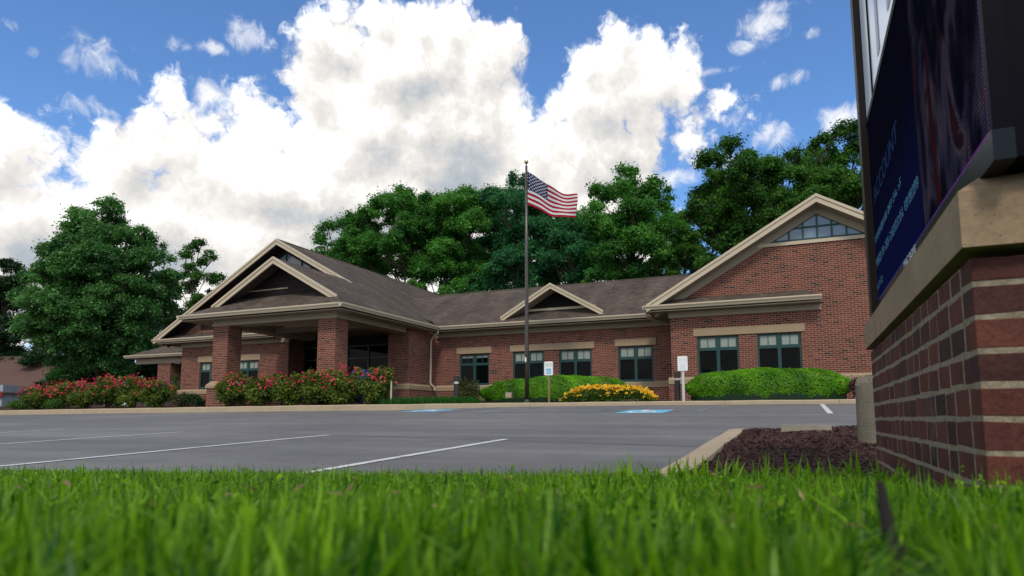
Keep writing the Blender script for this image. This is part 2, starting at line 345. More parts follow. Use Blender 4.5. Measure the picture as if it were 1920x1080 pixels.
# ------------------------------------------------------------------ object helpers
def tag(o, label=None, cat=None, group=None, kind=None):
    if label: o['label'] = label
    if cat: o['category'] = cat
    if group: o['group'] = group
    if kind: o['kind'] = kind
    return o
def thing(name, label, cat, loc=(0, 0, 0), group=None):
    o = bpy.data.objects.new(name, None); COL.objects.link(o); o.empty_display_size = .3
    o.location = loc; return tag(o, label, cat, group)
def link_mesh(name, me, m, parent=None, local=False):
    """mesh given in world coordinates; kept in place under an unrotated parent"""
    o = bpy.data.objects.new(name, me); COL.objects.link(o)
    if m is not None: me.materials.append(m)
    if parent is not None:
        off = Vector((0, 0, 0)); p = parent
        while p is not None: off += Vector(p.location); p = p.parent
        o.parent = parent
        if not local: me.transform(__import__('mathutils').Matrix.Translation(-off))
    return o
class MB:
    """collects faces in world metres, with flat metre-scaled uv"""
    def __init__(s): s.v = []; s.f = []; s.mi = []
    def face(s, pts, mi=0):
        i = len(s.v); s.v.extend([tuple(p) for p in pts]); s.f.append(tuple(range(i, i+len(pts)))); s.mi.append(mi); return s
    def box(s, a, b, mi=0):
        x0, y0, z0 = [min(p, q) for p, q in zip(a, b)]; x1, y1, z1 = [max(p, q) for p, q in zip(a, b)]
        s.face([(x0, y0, z0), (x1, y0, z0), (x1, y0, z1), (x0, y0, z1)], mi); s.face([(x1, y1, z0), (x0, y1, z0), (x0, y1, z1), (x1, y1, z1)], mi)
        s.face([(x0, y1, z0), (x0, y0, z0), (x0, y0, z1), (x0, y1, z1)], mi); s.face([(x1, y0, z0), (x1, y1, z0), (x1, y1, z1), (x1, y0, z1)], mi)
        s.face([(x0, y0, z1), (x1, y0, z1), (x1, y1, z1), (x0, y1, z1)], mi); s.face([(x0, y1, z0), (x1, y1, z0), (x1, y0, z0), (x0, y0, z0)], mi)
        return s
    def prism(s, poly, ext, mi=0):
        """closed solid: polygon swept by vector ext"""
        e = Vector(ext); P = [Vector(p) for p in poly]; Q = [p+e for p in P]
        n = Vector((0, 0, 0))
        for i in range(len(P)): n += P[i].cross(P[(i+1) % len(P)])
        if n.dot(e) > 0: P, Q = P[::-1], Q[::-1]
        s.face(P, mi); s.face(Q[::-1], mi)
        for i in range(len(P)):
            j = (i+1) % len(P); s.face([P[j], P[i], Q[i], Q[j]], mi)
        return s
    def tube(s, pts, r, n=8, cap=True, mi=0):
        P = [Vector(p) for p in pts]; R = r if isinstance(r, (list, tuple)) else [r]*len(P)
        rings = []; prev = None
        for i, p in enumerate(P):
            t = (P[min(i+1, len(P)-1)]-P[max(i-1, 0)]).normalized()
            a = prev if prev is not None else (Vector((0, 0, 1)) if abs(t.z) < .9 else Vector((1, 0, 0)))
            u = (a - t*a.dot(t)).normalized(); prev = u; w = t.cross(u)
            rings.append([p + (u*math.cos(2*PI*k/n) + w*math.sin(2*PI*k/n))*R[i] for k in range(n)])
        for a, b in zip(rings[:-1], rings[1:]):
            for k in range(n): s.face([a[k], a[(k+1) % n], b[(k+1) % n], b[k]], mi)
        if cap: s.face(rings[0][::-1], mi); s.face(rings[-1], mi)
        return s
    def lathe(s, c, prof, n=20, mi=0):
        for (r0, z0), (r1, z1) in zip(prof[:-1], prof[1:]):
            for k in range(n):
                a, b = 2*PI*k/n, 2*PI*(k+1)/n
                P = [(c[0]+r0*math.cos(a), c[1]+r0*math.sin(a), c[2]+z0), (c[0]+r0*math.cos(b), c[1]+r0*math.sin(b), c[2]+z0), (c[0]+r1*math.cos(b), c[1]+r1*math.sin(b), c[2]+z1), (c[0]+r1*math.cos(a), c[1]+r1*math.sin(a), c[2]+z1)]
                if r0 < 1e-6: P = [P[0], P[2], P[3]]
                elif r1 < 1e-6: P = P[:3]
                s.face(P, mi)
        return s
    def build(s, name, m, parent=None, smooth=False, merge=False):
        me = bpy.data.meshes.new(name)
        me.from_pydata(s.v, [], s.f); 
        uvl = me.uv_layers.new(name='UVMap'); V = s.v
        for p in me.polygons:
            n = p.normal
            if abs(n.z) > .985: t = Vector((1, 0, 0)); b = Vector((0, 1, 0))
            elif abs(n.z) < .05:
                # the same horizontal run for opposite faces so that courses carry round
                t = Vector((1, 0, 0)) if abs(n.y) > abs(n.x) else Vector((0, 1, 0)); b = Vector((0, 0, 1))
            else:
                t = Vector((0, 0, 1)).cross(n).normalized(); b = n.cross(t)
            for li in p.loop_indices:
                co = me.vertices[me.loops[li].vertex_index].co
                uvl.data[li].uv = (co.dot(t), co.dot(b))
        if any(s.mi):
            me.polygons.foreach_set('material_index', s.mi)
        if merge or smooth:
            import bmesh
            bm = bmesh.new(); bm.from_mesh(me); bmesh.ops.remove_doubles(bm, verts=bm.verts, dist=1e-4); bm.to_mesh(me); bm.free()
        if smooth:
            for p in me.polygons: p.use_smooth = True
        me.update()
        ms = m if isinstance(m, (list, tuple)) else [m]
        o = link_mesh(name, me, ms[0], parent)
        for x in ms[1:]: me.materials.append(x)
        return o
def wall(mb, axis, c, a0, a1, z0, z1, holes=(), reveal=.12, sign=-1):
    """vertical wall in plane axis=c; holes (a0,a1,z0,z1); reveal goes inward (sign*-1)"""
    A = sorted({a0, a1, *[h[0] for h in holes], *[h[1] for h in holes]}); Z = sorted({z0, z1, *[h[2] for h in holes], *[h[3] for h in holes]})
    A = [a for a in A if a0 <= a <= a1]; Z = [z for z in Z if z0 <= z <= z1]
    def P(a, z, d=0): return (a, c+d, z) if axis == 'y' else (c+d, a, z)
    for i in range(len(A)-1):
        for j in range(len(Z)-1):
            am, zm = (A[i]+A[i+1])/2, (Z[j]+Z[j+1])/2
            if any(h[0] < am < h[1] and h[2] < zm < h[3] for h in holes): continue
            mb.face([P(A[i], Z[j]), P(A[i+1], Z[j]), P(A[i+1], Z[j+1]), P(A[i], Z[j+1])])
    d = -sign*reveal
    for (h0, h1, k0, k1) in holes:
        mb.face([P(h0, k0), P(h0, k1), P(h0, k1, d), P(h0, k0, d)]); mb.face([P(h1, k1), P(h1, k0), P(h1, k0, d), P(h1, k1, d)])
        mb.face([P(h0, k1), P(h1, k1), P(h1, k1, d), P(h0, k1, d)]); mb.face([P(h1, k0), P(h0, k0), P(h0, k0, d), P(h1, k0, d)])
    return mb

# ------------------------------------------------------------------ terrain
def lot_z(u, v):
    # the car park falls towards a joint near v = 9, then climbs to the building
    w = min(1, max(0, (v-7.5)/3.0)); s = w*w*(3-2*w)
    z = -.21 + ((.039*(1-s) + .055*s)*(v-9))
    if u < -14: z -= .005*(-14-u)
    return z
def soil_z(u, v):
    d = max(0.0, -u*math.sin(TH)+v*math.cos(TH)) if v > -1 else 0
    d = max(d, .8*v)
    return -.105 - .064*min(d, 4.7)
def grid(name, us, vs, fz, m, kind=True):
    V = [(u, v, fz(u, v)) for v in vs for u in us]; n = len(us)
    F = [(j*n+i, j*n+i+1, (j+1)*n+i+1, (j+1)*n+i) for j in range(len(vs)-1) for i in range(n-1)]
    me = bpy.data.meshes.new(name); me.from_pydata(V, [], F); me.update()
    for p in me.polygons: p.use_smooth = True
    o = link_mesh(name, me, m); o['kind'] = 'structure'; return o
KERB = [(-62, 17.3), (-30, 17.35), (-12.3, 17.45), (-11.3, 17.75), (-9.3, 19.4), (-8.0, 19.95), (-5, 20.15), (9, 20.3), (40, 20.5)]
def kerb_v(u):
    for (u0, v0), (u1, v1) in zip(KERB[:-1], KERB[1:]):
        if u0 <= u <= u1: return v0 + (v1-v0)*(u-u0)/(u1-u0)
    return 20
def kerb_top(u):
    h = .19 if u < -12 else (.19 - .07*min(1, (u+12)/4))
    if u >= -12: h = max(.115, h)
    return lot_z(u, kerb_v(u)) + h
def bed_z(u, v):
    k = kerb_v(u); f = min(1, max(0, (v-k)/4.5))
    return kerb_top(u)-.015 + (.66-kerb_top(u)+.015)*f*(.7+.3*f) + .012*math.sin(u*2.3+v*1.7) + .01*math.sin(u*5.1-v*3.3)
def big_z(u, v):
    if v > 21: return .52 + .012*max(0, v-40)
    return min(lot_z(u, max(v, 3)), soil_z(u, v) if v < 4 else 9)-.16
us = sorted({*[-400+ i*40 for i in range(21)], *[-60+i*3 for i in range(41)]}); vs = sorted({*[-300+i*40 for i in range(20)], *[-20+i*2 for i in range(40)], 100, 200, 300, 450})
grid('ground', us, vs, big_z, M['ground'])
grid('parking_lot', [-62+i*1.0 for i in range(103)], [2.6+i*.45 for i in range(41)], lot_z, M['asphalt'])
grid('mulch_bed', [-62+i*.5 for i in range(205)], [0]+[0], lambda u, v: 0, M['mulch']) if False else None
def bed():
    us = [-62+i*.4 for i in range(256)]; T = [i/14 for i in range(15)]
    V = []
    for t in T:
        for u in us:
            v = kerb_v(u)+.1 + t*(29-kerb_v(u)); V.append((u, v, bed_z(u, v)))
    n = len(us); F = [(j*n+i, j*n+i+1, (j+1)*n+i+1, (j+1)*n+i) for j in range(14) for i in range(n-1)]
    me = bpy.data.meshes.new('mulch_bed'); me.from_pydata(V, [], F); me.update()
    o = link_mesh('mulch_bed', me, M['mulch']); o['kind'] = 'structure'
bed()
def kerb_strip(name, path, top, w=.16, seg=3.0, z0=None):
    """a row of cast kerb stones with small joints along a path; v outward is +normal"""
    mb = MB()
    pts = []
    for (a, b) in zip(path[:-1], path[1:]):
        L = math.dist(a, b); k = max(1, int(L/.5))
        for i in range(k): pts.append((a[0]+(b[0]-a[0])*i/k, a[1]+(b[1]-a[1])*i/k))
    pts.append(path[-1])
    prof = []
    for i, p in enumerate(pts):
        a = pts[max(0, i-1)]; b = pts[min(len(pts)-1, i+1)]
        t = Vector((b[0]-a[0], b[1]-a[1], 0)).normalized(); n = Vector((-t.y, t.x, 0))
        zt = top(*p) + .004*math.sin(i*1.3); zb = zt-.34
        P = Vector((p[0], p[1], 0))
        prof.append([P+Vector((0, 0, zb)), P+n*.012+Vector((0, 0, zt-.03)), P+n*.04+Vector((0, 0, zt)), P+n*w+Vector((0, 0, zt-.002)), P+n*w+Vector((0, 0, zb))])
    for i in range(len(prof)-1):
        a, b = prof[i], prof[i+1]
        g = .008 if i % 6 == 0 else 0
        if g:
            d = (b[0]-a[0]).normalized()*g; a = [q+d for q in a]
            mb.face(a)
        for k in range(4): mb.face([a[k], b[k], b[k+1], a[k+1]])
        if (i+1) % 6 == 0: mb.face(b[::-1])
    mb.face(prof[0]); mb.face(prof[-1][::-1])
    o = mb.build(name, M['conc']); o['kind'] = 'structure'; return o
kerb_strip('kerb', KERB, lambda u, v: kerb_top(u), .17)
# planting island beside the sign
IS_U, IS_V = -.80, 8.35
def isl_top(u, v): return lot_z(u, v)+.12
kerb_strip('island_kerb', [(IS_U+.02, 2.9), (IS_U, IS_V-.25), (IS_U+.08, IS_V-.07), (IS_U+.25, IS_V), (14, IS_V+.1)][::-1], isl_top, .2)
def island_z(u, v):
    e = min(1, max(0, min(u-(IS_U+.1), IS_V-v)/.9))
    return isl_top(u, v) - .03 + .02*e + .075*min(1, max(0, (v-5.2)/2.2))*e + .012*math.sin(u*7+v*3)+.01*math.sin(u*3-v*9)
grid('mulch_island', [IS_U+.12+i*.12 for i in range(122)], [2.7+i*.11 for i in range(51)], island_z, M['mulch'])
LAWN_V = 3.25
def lawn_z(u, v):
    z = soil_z(u, v)
    if v > LAWN_V-.25 : z -= .12*(v-(LAWN_V-.25))/.25
    return z + .006*math.sin(u*9)*math.sin(v*11)
grid('lawn', [-16+i*.2 for i in range(161)], [-6+i*.15 for i in range(int((LAWN_V+6)/.15)+1)]+[LAWN_V], lawn_z, M['soil'])

def ribbon(name, pts, w, m, lift=.005, kind='structure'):
    mb = MB()
    for a, b in zip(pts[:-1], pts[1:]):
        k = max(1, int(math.dist(a, b)/.4))
        for i in range(k):
            p = [a[0]+(b[0]-a[0])*i/k, a[1]+(b[1]-a[1])*i/k]; q = [a[0]+(b[0]-a[0])*(i+1)/k, a[1]+(b[1]-a[1])*(i+1)/k]
            t = Vector((b[0]-a[0], b[1]-a[1])).normalized(); n = Vector((-t.y, t.x))*w/2
            F = [(p[0]-n.x, p[1]-n.y), (q[0]-n.x, q[1]-n.y), (q[0]+n.x, q[1]+n.y), (p[0]+n.x, p[1]+n.y)]
            mb.face([(x, y, lot_z(x, y)+lift) for x, y in F])
    o = mb.build(name, m); o['kind'] = kind; return o
for u, v1 in ((-3.4, 7.72), (-6.47, 8.08), (-9.92, 8.44), (-13.74, 8.85), (-17.2, 9.0)):
    ribbon('stall_line', [(u, 2.7), (u-.02, v1)], .10, M['line_white'], .006)
ribbon('stall_line', [(.56, 14.6), (.56, 19.9)], .11, M['line_white'], .006)
for u in (-2.16, -4.65, -7.3, -8.7):
    ribbon('stall_line', [(u, 14.8), (u, 19.2)], .10, M['line_blue'], .006)
pts = [(9 - i*.6, 6.9+.10*(i-16)+.06*math.sin(i*1.7)-.0012*(i-16)**2) for i in range(0, 60)]
pts = [(-u0, v0) for u0, v0 in pts][::-1] if False else [(u, 7.05+(-u-1)*.19+ .05*math.sin(u*2.1) if u > -9 else 8.6+.02*(-9-u)+.05*math.sin(u*1.3)) for u in [6-i*.5 for i in range(80)]]
ribbon('crack', pts, .022, M['crack'], .005)
ribbon('crack', [(-4+i*.6, 12.2+.15*math.sin(i*.9)) for i in range(26)], .015, M['crack'], .005)
ribbon('crack', [(-30+i*.8, 14.6+.2*math.sin(i*.6)) for i in range(34)], .012, M['crack'], .005)

# wheelchair symbols painted on two stalls
def disc_pts(c, r0, r1, a0, a1, n=18):
    o = [(c[0]+r1*math.cos(a0+(a1-a0)*i/n), c[1]+r1*math.sin(a0+(a1-a0)*i/n)) for i in range(n+1)]
    i_ = [(c[0]+r0*math.cos(a0+(a1-a0)*i/n), c[1]+r0*math.sin(a0+(a1-a0)*i/n)) for i in range(n+1)]
    return o, i_
def isa_shapes():
    """polygons of the access symbol in a 1 x 1 field"""
    S = []
    o, i_ = disc_pts((.42, .84), 0.0001, .085, 0, 2*PI, 16); S.append(o[:-1])
    o, i_ = disc_pts((.46, .33), .19, .27, math.radians(115), math.radians(345), 22)
    for k in range(22): S.append([o[k], o[k+1], i_[k+1], i_[k]])
    def bar(a, b, w):
        t = Vector((b[0]-a[0], b[1]-a[1])).normalized(); n = Vector((-t.y, t.x))*w/2
        S.append([(a[0]-n.x, a[1]-n.y), (b[0]-n.x, b[1]-n.y), (b[0]+n.x, b[1]+n.y), (a[0]+n.x, a[1]+n.y)])
    bar((.42, .74), (.46, .42), .10); bar((.44, .60), (.66, .60), .07); bar((.44, .43), (.70, .43), .09); bar((.68, .46), (.80, .18), .09); bar((.77, .20), (.90, .22), .07)
    return S
def pave_symbol(u0, v0, w, h):
    t = MB(); n = 6
    for i in range(n):
        for j in range(n):
            q = [(u0+w*(i+a)/n, v0+h*(j+b)/n) for a, b in ((0, 0), (1, 0), (1, 1), (0, 1))]
            t.face([(x, y, lot_z(x, y)+.006) for x, y in q])
    o = t.build('pavement_symbol', M['sym_blue']); o['kind'] = 'structure'
    s = MB()
    for P in isa_shapes(): s.face([(u0+w*x, v0+h*y, lot_z(u0+w*x, v0+h*y)+.011) for x, y in P])
    s.build('symbol_figure', M['sym_white'], o)
pave_symbol(-3.95, 15.0, 1.12, 1.75)
pave_symbol(-10.6, 16.3, 1.15, 1.5)
# ------------------------------------------------------------------ the building
B = thing('bank_building', 'long single-storey red brick bank with brown shingle gables, cream gutters and a pillared entrance porch', 'building', (-10, 24, .6))
GZ = 3.95            # gutter top
VC, VR, VL = 25.4, 23.62, 23.95     # wall planes: middle, right wing, left wing
BAND0, BAND1 = 1.20, 1.43
SOF = 3.74           # soffit
FZ0 = 3.55           # bottom of the frieze
S1, S2 = .56, .585
# windows: (u0,u1,z0,z1)
CW = [(-13.47, -12.05, 1.45, 2.77), (-10.94, -9.56, 1.45, 2.78), (-8.90, -7.52, 1.45, 2.78), (-6.44, -5.07, 1.45, 2.81)]
RW = [(-3.17, -1.80, 1.52, 2.84), (-1.21, .16, 1.52, 2.84)]
LW = [(-27.27, -25.90, 1.50, 2.76), (-24.85, -23.48, 1.50, 2.76)]
def brickwall(*walls, name='brick_wall'):
    for w in walls:
        mb = MB(); wall(mb, *w[:6], holes=w[6] if len(w) > 6 else (), sign=w[7] if len(w) > 7 else -1)
        mb.build(name, M['brick'], B)
# central block
brickwall(('y', VC, -14.7, -4.05, BAND1, 3.8, CW))
RC, RH = .81, 5.66       # right gable centre and half width at the eave
RL, RR = -4.07, 5.69
CSILL = 5.90             # sill of the gable windows
def gable_wall(c, v, l, r, halfw, slope, sill, holes, half_lo=GZ-.1):
    mb = MB(); wall(mb, 'y', v, l, r, BAND1, 3.8, holes)
    zr = lambda u: GZ + slope*(halfw-abs(u-c)) - .30
    # brick between the eave line and the sill of the gable windows
    ul = c-(halfw-(sill-GZ+.30)/slope); ur = 2*c-ul
    mb.face([(l, v, 3.8), (r, v, 3.8), (r, v, max(3.8, zr(r))), (ur, v, sill), (ul, v, sill), (l, v, max(3.8, zr(l)))])
    return mb.build('brick_wall', M['brick'], B), ul, ur
_, RUL, RUR = gable_wall(RC, VR, RL, RR, RH, S2, CSILL, RW)
brickwall(('x', RL, VR, VC, BAND1, 3.8, (), -1), ('x', RR, VR, 38, BAND1, 3.8, (), 1))
LC, LH = -22.05, 7.81
LL, LR = -28.55, -21.67
def left_gable():
    mb = MB(); wall(mb, 'y', VL, LL, LR, BAND1, 3.8, LW)
    zr = lambda u: GZ + S1*(LH-abs(u-LC)) - .30
    ul = LC-(LH-(5.9-GZ+.30)/S1); ur = 2*LC-ul
    mb.face([(LL, VL, 3.8), (-15.7, VL, 3.8), (ur, VL, 5.9), (ul, VL, 5.9), (LL, VL, zr(LL))])
    mb.build('brick_wall', M['brick'], B, merge=True); return ul, ur
LUL, LUR = left_gable()
VE = 23.26               # entrance pier
brickwall(('x', LR, VL, 26.2, BAND1, 3.75, (), 1), ('x', LL, VL, 39, BAND1, 3.8, (), -1))
brickwall(('y', VE, -15.73, -14.7, BAND1, 3.75), ('x', -14.7, VE, VC, BAND1, 3.75, (), 1), ('x', -15.73, VE, 25.2, .6, 3.75, (), -1))
mb = MB(); mb.box((-30, 38.9, .5), (5.7, 39, 3.8)); mb.build('brick_wall', M['brick'], B)
# base courses, 6 cm proud, with the stone band on top
def base(u0, u1, v, axis='y', sgn=-1, name='brick_base'):
    mb = MB(); s = MB()
    if axis == 'y':
        mb.box((u0, v-.07, .3), (u1, v+.1, BAND0)); 
        s.prism([(u0-.01, v-.09, BAND0), (u0-.01, v+.05, BAND0), (u0-.01, v+.05, BAND1+.01), (u0-.01, v-.003, BAND1+.01), (u0-.01, v-.09, BAND1-.07)], (u1-u0+.02, 0, 0))
    else:
        d = .07*sgn
        mb.box((v+d, u0, .3), (v-.1*sgn, u1, BAND0))
        s.prism([(v+.09*sgn, u0, BAND0), (v-.05*sgn, u0, BAND0), (v-.05*sgn, u0, BAND1+.01), (v+.003*sgn, u0, BAND1+.01), (v+.09*sgn, u0, BAND1-.07)], (0, u1-u0, 0))
    mb.build('brick_base', M['brick'], B); s.build('stone_band', M['stone'], B)
base(-14.6, -4.17, VC); base(RL-.10, RR+.1, VR); base(LL-.1, LR+.08, VL)
base(-15.73, -14.64, VE); base(VE-.06, VC-.1, -14.7, 'x', 1); base(VL-.06, 26, LR, 'x', 1)
# lintels
def lintel(u0, u1, v, z0, z1):
    MB().box((u0, v-.035, z0), (u1, v+.1, z1)).build('lintel', M['stone'], B)
lintel(-13.6, -11.93, VC, 2.79, 3.06); lintel(-11.06, -7.40, VC, 2.80, 3.07); lintel(-6.56, -4.95, VC, 2.83, 3.10)
lintel(-3.29, .28, VR, 2.86, 3.12); lintel(-27.40, -23.35, VL, 2.78, 3.06)
# windows
def window(u0, u1, z0, z1, v, blind_drop=.42):
    m = MB(); f = .062; y0, y1 = v+.05, v+.115
    um = (u0+u1)/2; zt = z0 + (z1-z0)*.665
    m.box((u0, y0, z0), (u0+f, y1, z1)); m.box((u1-f, y0, z0), (u1, y1, z1)); m.box((um-.055, y0-.008, z0), (um+.055, y1, z1))
    for a, b in ((u0+f, um-.055), (um+.055, u1-f)):
        m.box((a, y0+.003, z0), (b, y1, z0+f)); m.box((a, y0+.003, z1-f), (b, y1, z1)); m.box((a, y0-.003, zt-.055), (b, y1, zt+.055))
        m.box((a, y0+.006, zt+.055), (a+.03, y1-.004, z1-f)); m.box((b-.03, y0+.006, zt+.055), (b, y1-.004, z1-f))
        c = (a+b)/2; m.box((c-.011, y0+.02, zt+.055), (c+.011, y1-.01, z1-f))
    m.box((u0-.03, v-.03, z0-.035), (u1+.03, y1, z0-.001))
    o = m.build('window', M['teal'], B)
    MB().face([(u0+f, y0+.04, z0+f), (u1-f, y0+.04, z0+f), (u1-f, y0+.04, z1-f), (u0+f, y0+.04, z1-f)]).build('pane', M['glass'], o)
    # pleated blind drawn down behind the upper lights
    zb = max(zt+.056, z1-f-blind_drop)
    for a, b in ((u0+f+.032, um-.087), (um+.087, u1-f-.032)):
        MB().face([(a, y0+.036, zb), (b, y0+.036, zb), (b, y0+.036, z1-f-.002), (a, y0+.036, z1-f-.002)]).build('blind', M['blind'], o)
    return o
for i, w in enumerate(CW): window(*w, VC, (.10, .40, .44, .43)[i])
for w in RW: window(*w, VR, .42)
for w in LW: window(*w, VL, .30)
# gable windows: a triangle of frosted panes in teal bars
def gable_window(c, v, sill, ul, ur, slope):
    top = sill + slope*(ur-ul)/2
    edge = lambda u: sill + slope*((ur-ul)/2-abs(u-c))
    p = MB(); p.face([(ul+.02, v+.06, sill+.02), (ur-.02, v+.06, sill+.02), (c, v+.06, top-.02)])
    f = MB(); b = .045
    f.box((ul+.05, v-.0, sill+.006), (ur-.05, v+.055, sill+.075))
    for s in (-1, 1):
        e = ul if s < 0 else ur
        f.prism([(e, v-.004, sill), (c, v-.004, top), (c, v-.004, top-.11), (e-s*.19, v-.004, sill)], (0, .058, 0))
    n = 5; st = (ur-ul)/2/3.95; zm = sill+.56*(top-sill)-.1
    for k in range(-3, 4):
        u = c+k*st
        if edge(u)-sill > .1: f.box((u-.025, v+.003, sill+.07), (u+.025, v+.05, edge(u)-.05))
    hw = (top-zm)/slope
    f.box((c-hw+.1, v+.008, zm-.022), (c+hw-.1, v+.046, zm+.022))
    o = f.build('gable_window', M['teal'], B); p.build('pane', M['clerestory'], o)
    MB().box((ul-.15, v-.05, sill-.11), (ur+.15, v+.06, sill+.003)).build('gable_sill', M['cream'], B)
gable_window(RC, VR, CSILL, RUL+.1, RUR-.1, S2)
gable_window(LC, VL, 5.9, LUL+.1, LUR-.1, S1)
MB().box((-40, 23.9, .4), (-40, 23.9, .4)) if False else None

# ---- roofs
def slab(polys, t=.07, name='roof'):
    mb = MB()
    for P in polys:
        mb.face(P); Q = [(x, y, z-t) for x, y, z in P]; mb.face(Q[::-1])
        for i in range(len(P)):
            j = (i+1) % len(P); mb.face([P[i], Q[i], Q[j], P[j]])
    return mb.build(name, M['shingle'], B)
ER, EPL = -14.24, -21.86      # right eave, left eave of the porch
PC = (ER+EPL)/2; PF, PG = 18.2, 18.95
zr = lambda u: GZ + S1*(ER-u); zc = lambda v: GZ + S1*(v-24.8)
R3 = lambda u, v: (u, v, zr(u))
VRIDGE = 28.75; uval = ER-(VRIDGE-24.8)
VLR = 23.3                    # front of the left wing's rake
slab([[R3(ER, PF), R3(ER, 24.8), R3(ER-.75, 24.8), R3(ER-.75, PG)],
      [R3(ER-.75, PG), R3(ER-.75, 24.8), R3(ER-.75, 25.55), R3(PC, 28.61), R3(PC, VLR), R3(PC, PG)],
      [R3(PC, VLR), R3(PC, 28.61), R3(uval, VRIDGE), R3(uval, 39.6), R3(LC, 39.6), R3(LC, VLR)]])
LE = LC-LH
L3 = lambda u, v: (u, v, GZ + S1*(u-LE))
slab([[L3(LE, VLR), L3(LC, VLR), L3(LC, 39.6), L3(LE, 39.6)]])
P3 = lambda u, v: (u, v, GZ + S1*(u-EPL))
slab([[P3(EPL, PF), P3(EPL+.75, PG), P3(PC, PG), P3(PC, 23.94), P3(EPL, 23.94)]])
# pent roof across the porch front
FP = lambda u, v: (u, v, GZ + S1*(v-PF))
slab([[FP(EPL, PF), FP(ER, PF), FP(ER-.75, PG), FP(ER-1.35, 19.6), FP(EPL+1.35, 19.6), FP(EPL+.75, PG)]], .05)
# central roof, front and back
C3 = lambda u, v: (u, v, zc(v))
slab([[C3(ER, 24.8), C3(-4.0, 24.8), C3(.8, 24.8+.0), C3(.8, VRIDGE), C3(uval, VRIDGE)]])
slab([[(uval-3, VRIDGE, zc(VRIDGE)), (.8, VRIDGE, zc(VRIDGE)), (.8, 36, zc(VRIDGE)-S1*7.25), (uval-3, 36, zc(VRIDGE)-S1*7.25)]])
MB().tube([(uval-.1, VRIDGE, zc(VRIDGE)-.02), (-2.5, VRIDGE, zc(VRIDGE)-.02)], .06, 6).build('ridge_cap', M['shingle'], B)
MB().tube([(LC, VLR, zr(LC)-.02), (LC, 39.6, zr(LC)-.02)], .06, 6).build('ridge_cap', M['shingle'], B)
# right wing
VRR = 23.08
RE = RC-RH; G3 = lambda u, v: (u, v, GZ + S2*(RH-abs(u-RC)))
slab([[G3(RE, VRR), G3(RC, VRR), G3(RC, 39.6), G3(RE, 39.6)], [G3(RC, VRR), G3(RC+RH, VRR), G3(RC+RH, 39.6), G3(RC, 39.6)]])
# pent returns on the gable fronts
def pent(u0, u1, v0, v1, hip0=True):
    z0, z1 = GZ-.01, GZ-.01+S1*(v1-v0)
    a, b = (u0+.45, u1) if hip0 == 'r' else (u0, u1-.42)
    mb = MB(); P = [(u0, v0, z0), (u1, v0, z0), (b, v1, z1), (a, v1, z1)]
    mb.face(P); mb.face([(u1, v0, z0), (u1, v1, z0), (b, v1, z1)]); mb.face([(u0, v0, z0), (a, v1, z1), (u0, v1, z0)]); mb.face([(u0, v0, z0), (u0, v1, z0), (u1, v1, z0), (u1, v0, z0)])
    mb.build('roof', M['shingle'], B)
pent(RE+.02, .80, VRR+.02, VR); pent(LE+.02, LC, VLR+.07, VL)
# gutters
def gutter(a, b, out, top=GZ+.01):
    """K-style trough from a to b (u,v); out = outward unit"""
    P = [(.0, -.15), (.06, -.15), (.085, -.10), (.125, -.045), (.125, 0), (.11, 0), (.105, -.03), (0, -.03)]
    pl = [(a[0]+out[0]*x, a[1]+out[1]*x, top+z) for x, z in P]
    mb = MB().prism(pl, (b[0]-a[0], b[1]-a[1], 0))
    return mb.build('gutter', M['cream'], B)
gutter((EPL, PF), (ER, PF), (0, -1)); gutter((ER, PF-.125), (ER, 24.8), (1, 0)); gutter((EPL, PF-.125), (EPL, 23.5), (-1, 0))
gutter((ER+.125, 24.8), (-4.85, 24.8), (0, -1))
gutter((RE-.06, VRR+.04), (.83, VRR+.04), (0, -1)); gutter((RE, VRR+.04), (RE, 24.7), (-1, 0))
gutter((LE-.06, VLR+.05), (LC+.02, VLR+.05), (0, -1)); gutter((LE, VLR+.05), (LE, 39), (-1, 0))
# friezes and soffits
def frieze(u0, u1, v, axis='y', sgn=-1, bottom=FZ0, top=SOF):
    m = MB(); l = MB()
    if axis == 'y':
        m.box((u0, v-.05, bottom+.075), (u1, v+.06, top)); m.box((u0, v-.075, bottom), (u1, v+.06, bottom+.075))
    else:
        m.box((v+.05*sgn, u0, bottom+.075), (v-.06*sgn, u1, top)); m.box((v+.075*sgn, u0, bottom), (v-.06*sgn, u1, bottom+.075))
    m.build('frieze', M['frieze'], B)
def soffit(u0, u1, v0, v1, z=SOF): MB().box((u0, v0, z), (u1, v1, z+.03)).build('soffit', M['soffit'], B)
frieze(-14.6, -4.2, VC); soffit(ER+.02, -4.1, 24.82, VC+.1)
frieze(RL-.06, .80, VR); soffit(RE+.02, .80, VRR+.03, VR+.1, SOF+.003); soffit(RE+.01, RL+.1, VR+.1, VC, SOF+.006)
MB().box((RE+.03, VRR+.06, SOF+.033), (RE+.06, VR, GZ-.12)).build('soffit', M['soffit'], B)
frieze(LL-.06, LR+.05, VL); soffit(LE+.02, LC, VLR+.03, VL+.1, SOF+.003); soffit(LE+.01, LL+.1, VL+.1, 38.8, SOF+.006)
